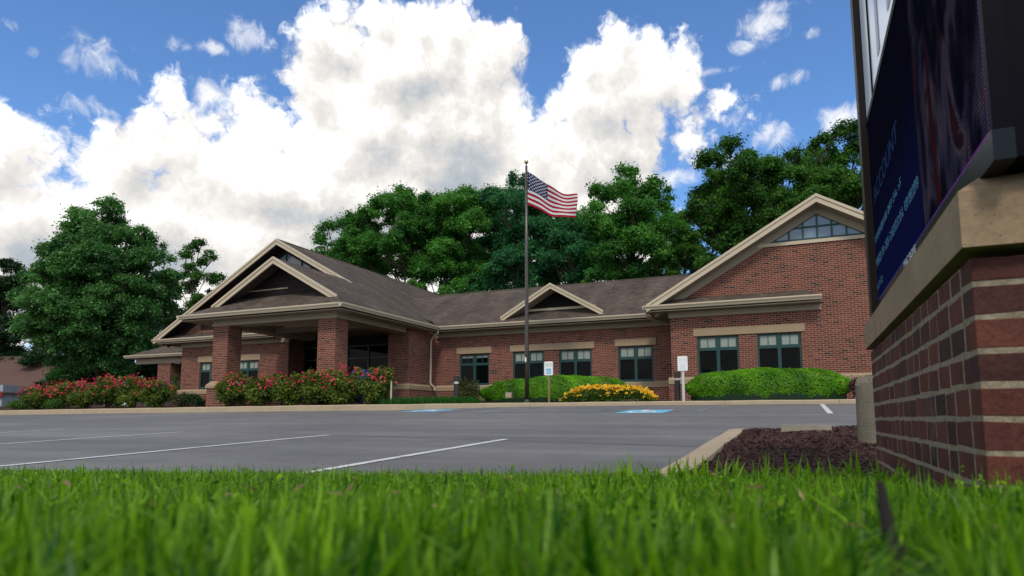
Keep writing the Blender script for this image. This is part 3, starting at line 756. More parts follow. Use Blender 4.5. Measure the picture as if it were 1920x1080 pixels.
# rakes: fascia boards, the sloping soffit behind and the frieze board on the wall
def rake(c, half, slope, v, vwall, h=.25, ends=(0, 0), frz=True, zoff=0.0, ms='soffit', mf='frieze'):
    for s, cut in ((-1, ends[0]), (1, ends[1])):
        e = half-cut
        P = lambda d, dz: (c+s*d, 0, GZ+zoff+slope*(half-d)+dz)
        def pr(d0, d1, z0, z1, va, vb, m, nm):
            q = [P(d0, z0), P(d1, z0), P(d1, z1), P(d0, z1)]
            MB().prism([(x, va, z) for x, _, z in q], (0, vb-va, 0)).build(nm, m, B)
        pr(0, e, -.075, .025, v-.065, v+.02, M['cream'], 'rake_board')
        pr(0, e, -h, -.075, v-.035, v+.02, M['cream'], 'rake_board')
        if vwall:
            pr(0, e, -h, -h+.04, v+.021, vwall+.02, M[ms], 'rake_soffit')
            if frz: pr(0, e-.2, -h-.24, -h-.001, vwall-.045, vwall+.05, M[mf], 'rake_frieze')
rake(RC, RH-.05, S2, VRR, VR, zoff=.03)
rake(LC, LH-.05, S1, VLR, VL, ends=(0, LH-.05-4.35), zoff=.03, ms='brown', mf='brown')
rake(PC, -ER+PC if False else (ER-EPL)/2, S1, PG, None, ends=(.78, .78), h=.24)
# porch gable: recessed dark boarded face
pz = GZ+S1*(ER-PC)
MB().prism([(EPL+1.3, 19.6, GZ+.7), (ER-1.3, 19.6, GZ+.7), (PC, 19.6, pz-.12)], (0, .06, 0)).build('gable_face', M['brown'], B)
g = MB()
for k in range(1, 9):
    z = GZ+.7+k*.17; hw = (pz-.2-z)/S1
    if hw > .2: g.box((PC-hw, 19.575, z), (PC+hw, 19.6, z+.03))
g.build('gable_batten', M['brown'], B)
MB().box((PC-1.8, 19.56, 4.98), (PC+.2, 19.6, 5.03)).build('gable_batten', M['frieze'], B)
# dark boards in the left wing's front gable beside the windows
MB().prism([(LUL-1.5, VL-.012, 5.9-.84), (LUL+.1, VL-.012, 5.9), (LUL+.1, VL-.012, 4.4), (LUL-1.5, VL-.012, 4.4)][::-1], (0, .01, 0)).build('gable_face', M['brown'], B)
# ---- porch pillars, beams, ceiling
PV = 18.75
def pillar(u0, u1, v0=PV, v1=19.42, wide=.10):
    mb = MB(); wall(mb, 'y', v0, u0, u1, BAND1+.02, FZ0); wall(mb, 'y', v1, u0, u1, BAND1+.02, FZ0); wall(mb, 'x', u0, v0, v1, BAND1+.02, FZ0); wall(mb, 'x', u1, v0, v1, BAND1+.02, FZ0)
    o = mb.build('pillar', M['brick'], B)
    a, b, c, d = u0-wide-.04, u1+wide+.04, v0-wide-.04, v1+wide+.04
    z0 = 1.16
    MB().box((u0-wide, v0-wide, .2), (u1+wide, v1+wide, z0)).build('pillar_base', M['brick'], o)
    s = MB(); zl, zu = z0+.10, z0+.27
    lo = [(a, c), (b, c), (b, d), (a, d)]; up = [(u0, v0), (u1, v0), (u1, v1), (u0, v1)]
    s.box((a, c, z0), (b, d, zl))
    for i in range(4):
        j = (i+1) % 4; s.face([(*lo[i], zl), (*lo[j], zl), (*up[j], zu), (*up[i], zu)])
    s.build('pillar_cap', M['stone'], o)
pillar(-15.66, -14.87); pillar(-20.72, -19.95)
def beam(u0, u1, v0, v1, z0=FZ0, z1=GZ-.13):
    m = MB(); m.box((u0, v0, z0+.08), (u1, v1, z1))
    m.box((u0-.025, v0-.025, z0), (u1+.025, v1+.025, z0+.08)); m.build('beam', M['frieze'], B)
beam(-20.74, -14.84, PV-.02, PV+.62); beam(-15.47, -14.84, PV+.66, VE-.03); beam(-20.74, -20.1, PV+.66, VL-.04)
beam(-20.06, -15.5, 21.3, 21.6, FZ0+.01, 3.77)
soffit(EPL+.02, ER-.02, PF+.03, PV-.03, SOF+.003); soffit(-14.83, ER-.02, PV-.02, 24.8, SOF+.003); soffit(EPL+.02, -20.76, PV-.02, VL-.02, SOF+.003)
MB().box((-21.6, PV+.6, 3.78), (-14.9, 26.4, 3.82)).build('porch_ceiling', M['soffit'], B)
for v in (20.3, 20.9, 22.4): MB().box((-19.2, v, 3.70), (-16.4, v+.16, 3.776)).build('ceiling_light', M['cream'], B)
# small gable front under the porch (upper wall of left wing)
# ---- glazed entrance
VG = 25.0
en = MB(); 
for u in (-21.6, -20.3, -19.1, -17.95, -16.85, -15.75): en.box((u-.035, VG-.03, .62), (u+.035, VG+.06, 3.35))
for a, b in zip((-21.6, -20.3, -19.1, -17.95, -16.85), (-20.3, -19.1, -17.95, -16.85, -15.75)):
    for z in (.62, 1.0, 2.72, 3.29): en.box((a+.036, VG-.02, z), (b-.036, VG+.05, z+.07))
eo = en.build('entrance_frame', M['dark_metal'], B)
MB().face([(-21.6, VG+.02, .65), (-15.75, VG+.02, .65), (-15.75, VG+.02, 3.3), (-21.6, VG+.02, 3.3)]).build('pane', M['glass'], eo)
MB().box((-16.98, VG-.09, 1.45), (-16.94, VG-.05, 1.85)).box((-16.98, VG-.06, 1.5), (-16.96, VG-.03, 1.53)).box((-16.98, VG-.06, 1.77), (-16.96, VG-.03, 1.8)).build('handle', M['steel'], eo)
MB().box((-17.75, VG+.03, 2.9), (-17.15, VG+.034, 3.16)).build('door_notice', M['blind'], eo)
MB().box((-21.7, VG+.0, 3.36), (-15.7, VG+.1, 3.78)).build('entrance_header', M['brown'], B)
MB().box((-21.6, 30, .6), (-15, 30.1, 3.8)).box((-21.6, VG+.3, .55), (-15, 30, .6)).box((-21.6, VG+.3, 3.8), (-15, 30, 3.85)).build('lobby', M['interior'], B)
# ---- dormer over the middle
DC, DV, DA, DH = -9.15, 25.12, 5.50, 2.22
ds = .575; dz = lambda d: DA - ds*d
back = 24.8+(DA-GZ)/S1
D = lambda u, v: (u, v, dz(abs(u-DC)))
vb = lambda d: 24.8+(dz(d)-GZ)/S1+.06
m = MB()
for s in (-1, 1):
    P = [D(DC, DV), D(DC, vb(0)), D(DC+s*DH, vb(DH)), D(DC+s*DH, DV)]
    m.face(P); m.face([(x, y, z-.05) for x, y, z in P][::-1])
dr = m.build('dormer', M['shingle'], B)
for s in (-1, 1):
    q = [(DC, dz(0)-.2), (DC+s*DH, dz(DH)-.2), (DC+s*DH, dz(DH)+.02), (DC, dz(0)+.02)]
    MB().prism([(x, DV-.04, z) for x, z in q], (0, .05, 0)).build('dormer_rake', M['cream'], dr)
    q = [(DC, dz(0)-.06), (DC+s*DH, dz(DH)-.06), (DC+s*DH, dz(DH)+.035), (DC, dz(0)+.035)]
    MB().prism([(x, DV-.07, z) for x, z in q], (0, .029, 0)).build('dormer_rake', M['cream'], dr)
    q = [(DC, dz(0)-.2), (DC+s*DH, dz(DH)-.2), (DC+s*DH, dz(DH)-.17), (DC, dz(0)-.17)]
    MB().prism([(x, DV+.011, z) for x, z in q], (0, .7, 0)).build('dormer_soffit', M['frieze'], dr)
lv = MB(); wv = 25.78
lv.face([(DC-1.9, wv, 4.42), (DC+1.9, wv, 4.42), (DC, wv, DA-.2)])
for k in range(9):
    z = 4.62+k*.075; hw = (DA-.25-z)/ds
    if hw > .1: lv.prism([(DC-hw, wv, z+.06), (DC-hw, wv-.045, z), (DC-hw, wv-.04, z-.008)], (2*hw, 0, 0))
lv.build('louver', M['louver'], dr)
MB().box((DC-1.72, wv-.09, 4.50), (DC+1.72, wv-.05, 4.60)).build('dormer_sill', M['cream'], dr)
# ---- downspouts
def downspout(pts, r=.045):
    MB().tube(pts, r, 8).build('downspout', M['cream'], B)
downspout([(ER+.05, 24.72, GZ-.14), (ER+.05, 24.74, GZ-.26), (-14.5, 24.86, SOF-.24), (-14.62, 24.9, SOF-.36), (-14.62, 24.9, SOF-.5), (-14.62, 24.9, 1.55), (-14.58, 24.9, 1.45), (-14.48, 25.0, 1.36), (-14.46, 25.02, 1.2)])
MB().tube([(-14.46, 25.02, 1.21), (-14.46, 25.02, .5)], .05, 8).build('drain_boot', M['dark_metal'], B)
downspout([(RE-.05, 23.5, GZ-.14), (RE-.05, 23.6, GZ-.28), (RE+.1, 24.3, GZ-.36), (-4.3, VC-.3, 3.60), (-4.13, VC-.12, 3.5)], .05)
downspout([(LE+.1, 23.5, GZ-.14), (LE+.25, 23.7, GZ-.3), (LL-.1, 23.9, 3.4)], .045)
# ---- low porch at the far left end
PU0, PU1, PVV = -35.5, -28.55, 26.0
pg = 3.58
Q = [(PU0, PVV, pg), (PU1-.02, PVV, pg), (PU1-.02, PVV+2.2, pg+1.05), (PU0+2.2, PVV+2.2, pg+1.05)]
slab([Q, [(PU0, PVV, pg), (PU0+2.2, PVV+2.2, pg+1.05), (PU0+2.2, 36, pg+1.05), (PU0, 38, pg)]])
gutter((PU0-.05, PVV), (PU1-.02, PVV), (0, -1), pg+.01); gutter((PU0, PVV), (PU0, 37), (-1, 0), pg+.01)
MB().box((PU0+.4, PVV+.35, pg-.47), (PU1-.01, PVV+.6, pg-.16)).build('beam', M['frieze'], B)
MB().box((PU0+.02, PVV+.03, pg-.16), (PU1-.01, 36, pg-.13)).build('soffit', M['soffit'], B)
mb = MB(); mb.box((-33.2, PVV+.3, .4), (-32.2, PVV+1.1, pg-.48)); mb.build('pillar', M['brick'], B)
mb = MB(); mb.box((-34.6, 34, .4), (PU1-.02, 34.1, pg-.2)); mb.build('brick_wall', M['brick'], B)
r_ = MB(); r_.box((-35.2, PVV+.1, 1.98), (-31.2, PVV+.2, 2.06)); r_.box((-35.2, PVV+.13, .4), (-31.2, PVV+.17, 1.97)); r_.build('porch_screen', M['dark_metal'], B)
MB().box((-30.0, PVV+1.2, .5), (-28.6, PVV+1.3, 2.6)).build('porch_panel', M['stone'], B)
# ------------------------------------------------------------------ leaf cards
def cards(name, C, N, size, aspect, tint, m, parent=None, fold=0.0, up=None):
    """many small leaf-shaped faces: C centres, N normals (n,3), size (n,), tint (n,)"""
    n = len(C)
    N = N/np.maximum(np.linalg.norm(N, axis=1, keepdims=True), 1e-6)
    A = rng.normal(size=(n, 3)) if up is None else up
    T = A - N*np.sum(A*N, 1, keepdims=True); T /= np.maximum(np.linalg.norm(T, axis=1, keepdims=True), 1e-6)
    Bv = np.cross(N, T)
    s = size[:, None]
    V = np.empty((n, 4, 3))
    V[:, 0] = C - T*s*.5; V[:, 1] = C - Bv*s*.5*aspect + N*s*fold; V[:, 2] = C + T*s*.5; V[:, 3] = C + Bv*s*.5*aspect + N*s*fold
    return quads(name, V.reshape(-1, 3), tint, m, parent)
def quads(name, V, tint, m, parent=None):
    nf = len(V)//4
    off = Vector((0, 0, 0)); p = parent
    while p is not None: off += Vector(p.location); p = p.parent
    V = V - np.array(off)
    me = bpy.data.meshes.new(name)
    me.vertices.add(len(V)); me.vertices.foreach_set('co', V.astype(np.float32).ravel())
    me.loops.add(nf*4); me.loops.foreach_set('vertex_index', np.arange(nf*4, dtype=np.int32))
    me.polygons.add(nf); me.polygons.foreach_set('loop_start', np.arange(0, nf*4, 4, dtype=np.int32))
    try: me.polygons.foreach_set('loop_total', np.full(nf, 4, dtype=np.int32))
    except Exception: pass
    a = me.attributes.new('tint', 'FLOAT', 'FACE'); a.data.foreach_set('value', tint.astype(np.float32))
    me.update(calc_edges=True)
    o = bpy.data.objects.new(name, me); COL.objects.link(o); me.materials.append(m)
    if parent is not None: o.parent = parent
    return o
def unit(n):
    d = rng.normal(size=(n, 3)); return d/np.linalg.norm(d, axis=1, keepdims=True)
M['leaf_locust'] = leaf_mat('locust_leaf', (.024, .110, .022), (.130, .360, .060), .42)
M['leaf_locust_blue'] = leaf_mat('bluish_leaf', (.018, .098, .046), (.080, .285, .110), .42)
M['leaf_oak'] = leaf_mat('oak_leaf', (.016, .072, .014), (.112, .275, .040), .38)
M['leaf_maple'] = leaf_mat('maple_leaf', (.020, .086, .022), (.140, .335, .092), .36, .40)
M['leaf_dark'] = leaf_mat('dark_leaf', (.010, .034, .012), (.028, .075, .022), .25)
M['leaf_rose'] = leaf_mat('rose_leaf', (.030, .072, .012), (.190, .250, .035), .32, .45)
M['leaf_hedge'] = leaf_mat('hedge_leaf', (.045, .165, .005), (.185, .46, .014), .36, .5)
M['leaf_shrub'] = leaf_mat('shrub_leaf', (.030, .050, .012), (.10, .10, .03), .25)
M['leaf_yellow'] = leaf_mat('daisy_leaf', (.030, .085, .012), (.095, .19, .025), .3)
M['petal_red'] = leaf_mat('rose_petal', (.50, .012, .045), (.78, .07, .16), .35)
M['petal_yellow'] = leaf_mat('daisy_petal', (.80, .40, .008), (.88, .60, .03), .3)
M['daisy_eye'] = plain('daisy_eye', (.05, .022, .008), .8)
M['grass'] = leaf_mat('grass_blade', (.012, .082, .003), (.245, .465, .016), .44, .38)
M['strap'] = leaf_mat('strap_leaf', (.015, .085, .010), (.045, .19, .02), .3, .4)

def crown_leaves(clumps, per, size, flat=.72, outward=None, jitter=.35):
    C = []; N = []; T = []
    for (c, r, t) in clumps:
        n = max(20, int(per*r*r))
        d = unit(n); rad = r*np.minimum(1.7, np.abs(rng.normal(size=n))*.38+.42*np.power(rng.random(n), .5))
        p = d*rad[:, None]; p[:, 2] *= flat
        C.append(np.array(c)+p)
        nn = d*.55 + rng.normal(size=(n, 3))*.55 + np.array([0, 0, .55]); N.append(nn)
        T.append(np.clip(t + rng.normal(size=n)*.22 , 0, 1))
    C = np.concatenate(C); N = np.concatenate(N); T = np.concatenate(T)
    return C, N, T
def tree(kind, label, base, top, rx, crown_low, m, nclump=55, per=420, leaf=.26, clump_r=(.9, 1.7), shape='round', trunk_r=.22, seed=0, dead=False, group='trees behind the bank', ry=None, gap=.0):
    global rng
    keep = rng; rng = np.random.default_rng(seed+11); R = random.Random(seed)
    t = thing(kind, label, 'tree', base, group)
    bx, by, bz = base; zc_ = (top+crown_low)/2; rz = (top-crown_low)/2; ry = ry or rx
    cl = []; cen = np.array([bx, by, zc_]); env = np.array([rx, ry, rz])
    # boughs: a few large lobes inside the envelope, each carrying tufts over its upper side
    lobes = []; k = 0
    nl = max(8, int(nclump/1.9))
    while len(lobes) < nl and k < 4000:
        k += 1
        d = unit(1)[0]; r = R.random()**.40
        forced = k <= 6
        if forced:
            ang = (90, 50, 130, 8, 172, 75)[k-1] + R.uniform(-9, 9); a_ = math.radians(ang); d = np.array([math.cos(a_)*math.cos(TH), math.cos(a_)*math.sin(TH), math.sin(a_)]); r = 1.0 if k < 6 else .7
        w = 1.0
        if shape == 'egg' and d[2]*r > -.2: w = math.sqrt(max(.05, 1-((d[2]*r+.2)/1.2)**2))*1.05
        lr = R.uniform(.17, .32)*min(rx, rz*1.1)*(.72 if shape == 'egg' else 1)
        p = d*r*np.array([w, w, 1])*np.maximum(env-lr*(.95 if forced else .8), .2)
        if any(np.linalg.norm((p-q)/np.array([1, 1, .8])) < .62*(lr+l2)*(1-.25*(k/4000)) for q, l2 in lobes) and R.random() > .03 and not forced: continue
        lobes.append((p, lr))
    for (p, lr) in lobes:
        m_ = max(7, int(15*(lr/clump_r[0])**2))
        lt = R.uniform(-.22, .28)
        for q in range(m_):
            d = unit(1)[0]
            if d[2] < -.55: d[2] *= -1
            rr = lr*R.uniform(.55, 1.08)
            c = cen+p+d*rr*np.array([1, 1, .72]); cr = R.uniform(*clump_r)*R.uniform(.36, .58)
            cl.append((c, cr, min(1, max(0, .42+lt+R.uniform(-.22, .22)))))
    C, N, T = crown_leaves(cl, per*1.5, leaf)
    sz = .58*leaf*np.exp(rng.normal(size=len(C))*.28)*rng.uniform(.6, 1.3, len(C))
    cards('crown', C, N, sz, .62, T, m, t, .08)
    mb = MB()
    lean = (R.uniform(-.6, .6), R.uniform(-.6, .6))
    def axis(z):
        f = (z-bz)/(top-bz); return Vector((bx+lean[0]*f+.25*math.sin(f*5+seed), by+lean[1]*f+.2*math.cos(f*4+seed), z))
    zt = bz+.78*(top-bz)
    zs = [bz-.4+(zt-bz+.4)*i/8 for i in range(9)]
    mb.tube([axis(z) for z in zs], [trunk_r*(1.35 if i == 0 else 1-.85*i/8)*1.0 for i in range(9)], 8)
    for (c, cr, _) in cl[::11]:
        h = min(zt-.3, max(bz+.22*(top-bz), c[2]-R.uniform(1.5, 4.0)))
        a = axis(h); e = Vector(c); mid = a.lerp(e, .5)+Vector((R.uniform(-.3, .3), R.uniform(-.3, .3), -.25*(e-a).length*.3))
        r0 = trunk_r*(.42 - .25*(h-bz)/(top-bz))
        mb.tube([a, a.lerp(mid, .5), mid, mid.lerp(e, .55)+Vector((0, 0, .1)), e], [r0, r0*.85, r0*.65, r0*.45, r0*.18], 5, False)
        for q in range(2):
            d = unit(1)[0]*cr*.8; mb.tube([mid.lerp(e, .4), e+Vector(d)*.5, e+Vector(d)], [r0*.4, r0*.25, r0*.1], 4, False)
    if dead:
        for q in range(5):
            a = Vector((bx+R.uniform(-1.5, 2.0), by, top-1.2)); 
            for w in range(3): mb.tube([a, a+Vector((R.uniform(-.4, .4), 0, .8)), a+Vector((R.uniform(-.9, .9), R.uniform(-.3, .3), R.uniform(1.2, 1.9)))], [.03, .022, .01], 4, False)
    mb.build('trunk', M['bark'], t)
    rng = keep
    return t
def ground_at(x, y, d, z=.6):
    """plan position of a sight line at distance d"""
    X = (x-960)/1240*d/.978
    return (X*math.cos(TH)-d*math.sin(TH), X*math.sin(TH)+d*math.cos(TH), z)
def HZ(y, d):
    k = (640-y)/1240; return d*(k*math.cos(PITCH)+math.sin(PITCH))/(math.cos(PITCH)-k*math.sin(PITCH))
def bgtree(kind, label, x, ytop, wpx, d, m, low=None, **kw):
    b = ground_at(x, 0, d, .55); top = HZ(ytop, d)
    low = low if low is not None else HZ(560, d)
    return tree(kind, label, b, top, wpx/2/1240*d, low, m, **kw)
L_, LB, LO, LD = M['leaf_locust'], M['leaf_locust_blue'], M['leaf_oak'], M['leaf_dark']
bgtree('locust_tree', 'small leaning tree with a sparse dark crown just right of the porch gable peak', 655, 398, 150, 53, L_, HZ(545, 53), nclump=26, per=330, clump_r=(.8, 1.5), seed=1, gap=.9)
bgtree('locust_tree', 'tree with an open twin-headed crown left of centre behind the brown roof', 765, 346, 215, 53, L_, HZ(560, 53), nclump=52, per=330, seed=2, gap=.8)
bgtree('locust_tree', 'broad green tree behind the valley where the two brown roofs meet', 872, 345, 190, 52, L_, HZ(575, 52), nclump=54, per=330, seed=3, gap=.8)
bgtree('locust_tree', 'tall bluish green tree directly behind the flagpole', 962, 322, 170, 50, LB, HZ(570, 50), nclump=50, per=330, seed=4, gap=.8)
bgtree('locust_tree', 'lower tree whose crown shows right under the flying flag', 1062, 400, 170, 49, LB, HZ(560, 49), nclump=46, per=330, seed=5, gap=.8)
bgtree('locust_tree', 'tall tree with a pointed crown right of the flag', 1185, 312, 190, 46, L_, HZ(560, 46), nclump=56, per=340, seed=6, gap=.8)
bgtree('oak_tree', 'thin dark tree filling the gap between the pointed tree and the big oak', 1282, 420, 95, 47, LO, HZ(560, 47), nclump=24, per=330, clump_r=(.7, 1.3), seed=7, gap=1.0)
bgtree('oak_tree', 'big dark oak with a high shoulder left of the brick gable peak', 1388, 258, 215, 41, LO, HZ(540, 41), nclump=62, per=420, leaf=.24, clump_r=(.75, 1.35), seed=8, gap=.8)
bgtree('oak_tree', 'dark oak behind the gable peak with bare dead twigs at its top', 1492, 282, 180, 41, LO, HZ(500, 41), nclump=50, per=420, leaf=.24, clump_r=(.75, 1.3), seed=9, gap=.8, dead=True)
bgtree('oak_tree', 'tallest dark tree, cut off by the edge of the monument sign', 1600, 228, 190, 41, LO, HZ(520, 41), nclump=58, per=420, leaf=.24, clump_r=(.75, 1.35), seed=10, gap=.8)
bgtree('oak_tree', 'dark tree standing hidden behind the monument sign', 1745, 250, 190, 41, LO, HZ(540, 41), nclump=46, per=300, leaf=.28, clump_r=(.8, 1.4), seed=12)
bgtree('understory_shrub', 'low bright green sapling poking over the middle roof right of the dormer', 1128, 498, 80, 45, L_, HZ(590, 45), nclump=16, per=420, clump_r=(.5, .9), seed=21, trunk_r=.08)
bgtree('understory_shrub', 'low leafy sapling over the roof ridge left of the pointed tree trunk', 830, 480, 140, 50, L_, HZ(600, 50), nclump=24, per=330, clump_r=(.7, 1.1), seed=22, trunk_r=.08)
bgtree('understory_shrub', 'low leafy sapling behind the long porch roof below the sparse tree', 640, 470, 120, 52, L_, HZ(590, 52), nclump=22, per=330, clump_r=(.7, 1.1), seed=23, trunk_r=.08)
bgtree('understory_shrub', 'dark sapling over the ridge between flagpole and sapling', 925, 500, 130, 50, LB, HZ(600, 50), nclump=20, per=300, clump_r=(.6, 1.1), seed=24, trunk_r=.08)
bgtree('understory_shrub', 'dark low sapling beside the foot of the big oak', 1235, 500, 120, 45, LO, HZ(590, 45), nclump=20, per=330, clump_r=(.6, 1.0), seed=25, trunk_r=.08)
bgtree('maple_tree', 'huge dense maple with a domed crown at the left of the bank', 197, 370, 292, 45, M['leaf_maple'], HZ(745, 45), nclump=210, per=330, leaf=.25, clump_r=(.75, 1.35), shape='egg', trunk_r=.34, seed=31, group='trees left of the bank')
bgtree('locust_tree', 'slim airy tree between the maple and the porch gable', 372, 450, 86, 58, LO, HZ(640, 58), nclump=38, per=300, clump_r=(.7, 1.2), seed=32, group='trees left of the bank')
bgtree('locust_tree', 'small tree top peeping over the left slope of the porch gable', 415, 512, 60, 60, LO, HZ(640, 60), nclump=14, per=260, clump_r=(.7, 1.2), seed=33, group='trees left of the bank')
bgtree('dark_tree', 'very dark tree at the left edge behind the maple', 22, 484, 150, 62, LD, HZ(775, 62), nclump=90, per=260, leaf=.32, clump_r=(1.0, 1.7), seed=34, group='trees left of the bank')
bgtree('dark_tree', 'dark tree just outside the left edge above the neighbouring roof', -75, 470, 170, 62, LD, HZ(775, 62), nclump=70, per=220, leaf=.34, clump_r=(1.0, 1.7), seed=35, group='trees left of the bank')
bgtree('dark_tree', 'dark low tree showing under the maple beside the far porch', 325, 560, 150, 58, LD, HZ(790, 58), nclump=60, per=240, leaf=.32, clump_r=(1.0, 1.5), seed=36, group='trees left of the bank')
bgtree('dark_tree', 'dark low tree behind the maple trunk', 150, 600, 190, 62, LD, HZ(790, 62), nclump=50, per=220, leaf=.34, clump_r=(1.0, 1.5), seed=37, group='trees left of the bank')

for q, (x, yt, w_, dd, m_, lab) in enumerate((
    (700, 430, 170, 60, L_, 'deep green tree filling the gap behind the sparse tree and the twin-headed tree'),
    (818, 372, 170, 60, L_, 'deep green tree filling in behind the twin-headed tree and the broad tree'),
    (918, 352, 150, 59, LB, 'bluish tree behind the gap left of the flagpole'),
    (1010, 352, 150, 58, LB, 'bluish tree behind the canton of the flag'),
    (1112, 372, 160, 56, L_, 'tree just beyond the fly end of the flag'),
    (1245, 378, 140, 55, L_, 'tree seen through the gap right of the pointed tree'),
    (1330, 372, 130, 52, LO, 'dark oak filling the gap left of the big oak'),
    (1440, 292, 170, 52, LO, 'dark oak behind the gap between the big oak and the one with bare twigs'),
    (1548, 272, 150, 52, LO, 'dark oak behind the gap left of the tallest dark tree'))):
    bgtree('oak_tree' if m_ is LO else 'locust_tree', lab, x, yt, w_, dd, m_, HZ(575, dd), nclump=44, per=260, leaf=.30, clump_r=(.95, 1.6), seed=60+q)
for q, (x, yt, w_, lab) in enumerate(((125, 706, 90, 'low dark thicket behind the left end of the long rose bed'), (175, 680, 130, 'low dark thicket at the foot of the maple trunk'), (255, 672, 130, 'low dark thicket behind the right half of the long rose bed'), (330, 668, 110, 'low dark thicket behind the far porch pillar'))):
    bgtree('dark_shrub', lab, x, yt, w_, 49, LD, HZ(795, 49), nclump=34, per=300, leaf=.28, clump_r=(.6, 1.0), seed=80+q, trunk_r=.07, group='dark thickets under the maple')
# ------------------------------------------------------------------ neighbour's house, cables
def house():
    b = ground_at(-60, 0, 54, .5)
    t = thing('neighbour_house', 'low grey sided house with a brown roof and red gable trim at the left edge', 'house', b)
    ca, sa = math.cos(TH), math.sin(TH)
    def W(a, d, z): return (b[0]+a*ca-d*sa, b[1]+a*sa+d*ca, z)     # a across the view, d away
    def blk(a0, a1, d0, d1, z0, z1, nm, m):
        mb = MB(); P = [W(a0, d0, z0), W(a1, d0, z0), W(a1, d1, z0), W(a0, d1, z0)]; mb.prism(P, (0, 0, z1-z0)); return mb.build(nm, m, t)
    k = 54/1240
    blk(-3, 4.3, -.5, 5, .3, HZ(722, 54), 'wall', M['siding'])
    # long roof behind
    mb = MB(); z0, z1 = HZ(733, 56), HZ(664, 58)
    mb.face([W(-6, 1.5, z0), W(6.2, 1.5, z0), W(5.6, 6, z1), W(-6, 6, z1)]); mb.face([W(-6, 6, z1), W(5.6, 6, z1), W(6.2, 10.5, z0), W(-6, 10.5, z0)]); mb.face([W(6.2, 1.5, z0), W(6.2, 10.5, z0), W(5.6, 6, z1)])
    mb.build('roof', M['brown_roof'], t); blk(-5.8, 5.8, 2, 10, .3, z0+.02, 'wall', M['siding'])
    # front gable with red rakes
    a0, ap, a1 = -2.6-3.2, -.9, 4.5; za, ze = HZ(703, 53), HZ(739, 53)
    P = [W(a0, -.6, ze), W(a1, -.6, ze), W(ap, -.6, za)]
    MB().prism(P, (-.1*sa*0, .06, 0)).build('gable', M['siding'], t)
    for s, e in ((0, a0), (1, a1)):
        q = [W(ap, -.75, za+.12), W(e, -.75, ze+.05), W(e, -.75, ze-.2), W(ap, -.75, za-.13)]
        MB().prism(q, (-sa*.1, ca*.1, 0)).build('rake', M['red_trim'], t)
        q = [W(ap, -.7, za+.13), W(e, -.7, ze+.06), W(e, 5, ze+.06), W(ap, 5, za+.13)]
        MB().prism(q, (0, 0, .08)).build('roof', M['brown_roof'], t)
    q = [W(a0, -.72, ze-.05), W(a1, -.72, ze-.05), W(a1, -.72, ze-.22), W(a0, -.72, ze-.22)]
    MB().prism(q, (-sa*.08, ca*.08, 0)).build('trim_board', M['red_trim'], t)
house()
for dy, lab in ((0, 'upper of two thin black cables crossing behind the maple'), (9, 'lower of two thin black cables crossing behind the maple')):
    a = ground_at(-140, 0, 52, HZ(596+dy, 52)); e = (-29.9, 30.0, HZ(607+dy*.3, 40))
    pts = [Vector(a).lerp(Vector(e), i/10)-Vector((0, 0, .5*math.sin(PI*i/10))) for i in range(11)]
    tag(MB().tube(pts, .022, 5).build('utility_cable', M['wire']), lab, 'cable', 'cables behind the maple')

# ------------------------------------------------------------------ shrubs and flowers
def petals(c, n, r, m, tints, name, parent, np_=7, tilt=.5):
    """little rosettes: rings of petals round each centre"""
    V = []; T = []
    for i in range(len(c)):
        ax = unit(1)[0]*.5 + np.array(n[i]); ax /= np.linalg.norm(ax)
        a = np.cross(ax, [0.3, .9, .1]); a /= np.linalg.norm(a); b = np.cross(ax, a)
        for k in range(np_):
            th = 2*PI*k/np_ + rng.random()*.4; d = a*math.cos(th)+b*math.sin(th); e = np.cross(ax, d); rr = r*rng.uniform(.75, 1.2)
            p0 = np.array(c[i]); p2 = p0 + d*rr + ax*rr*tilt*rng.uniform(.3, 1.1); mid = p0+d*rr*.6+ax*rr*tilt*.35
            V += [p0, mid-e*rr*.42, p2, mid+e*rr*.42]; T.append(np.clip(tints[i]+rng.normal()*.2, 0, 1))
    return quads(name, np.array(V), np.array(T), m, parent)
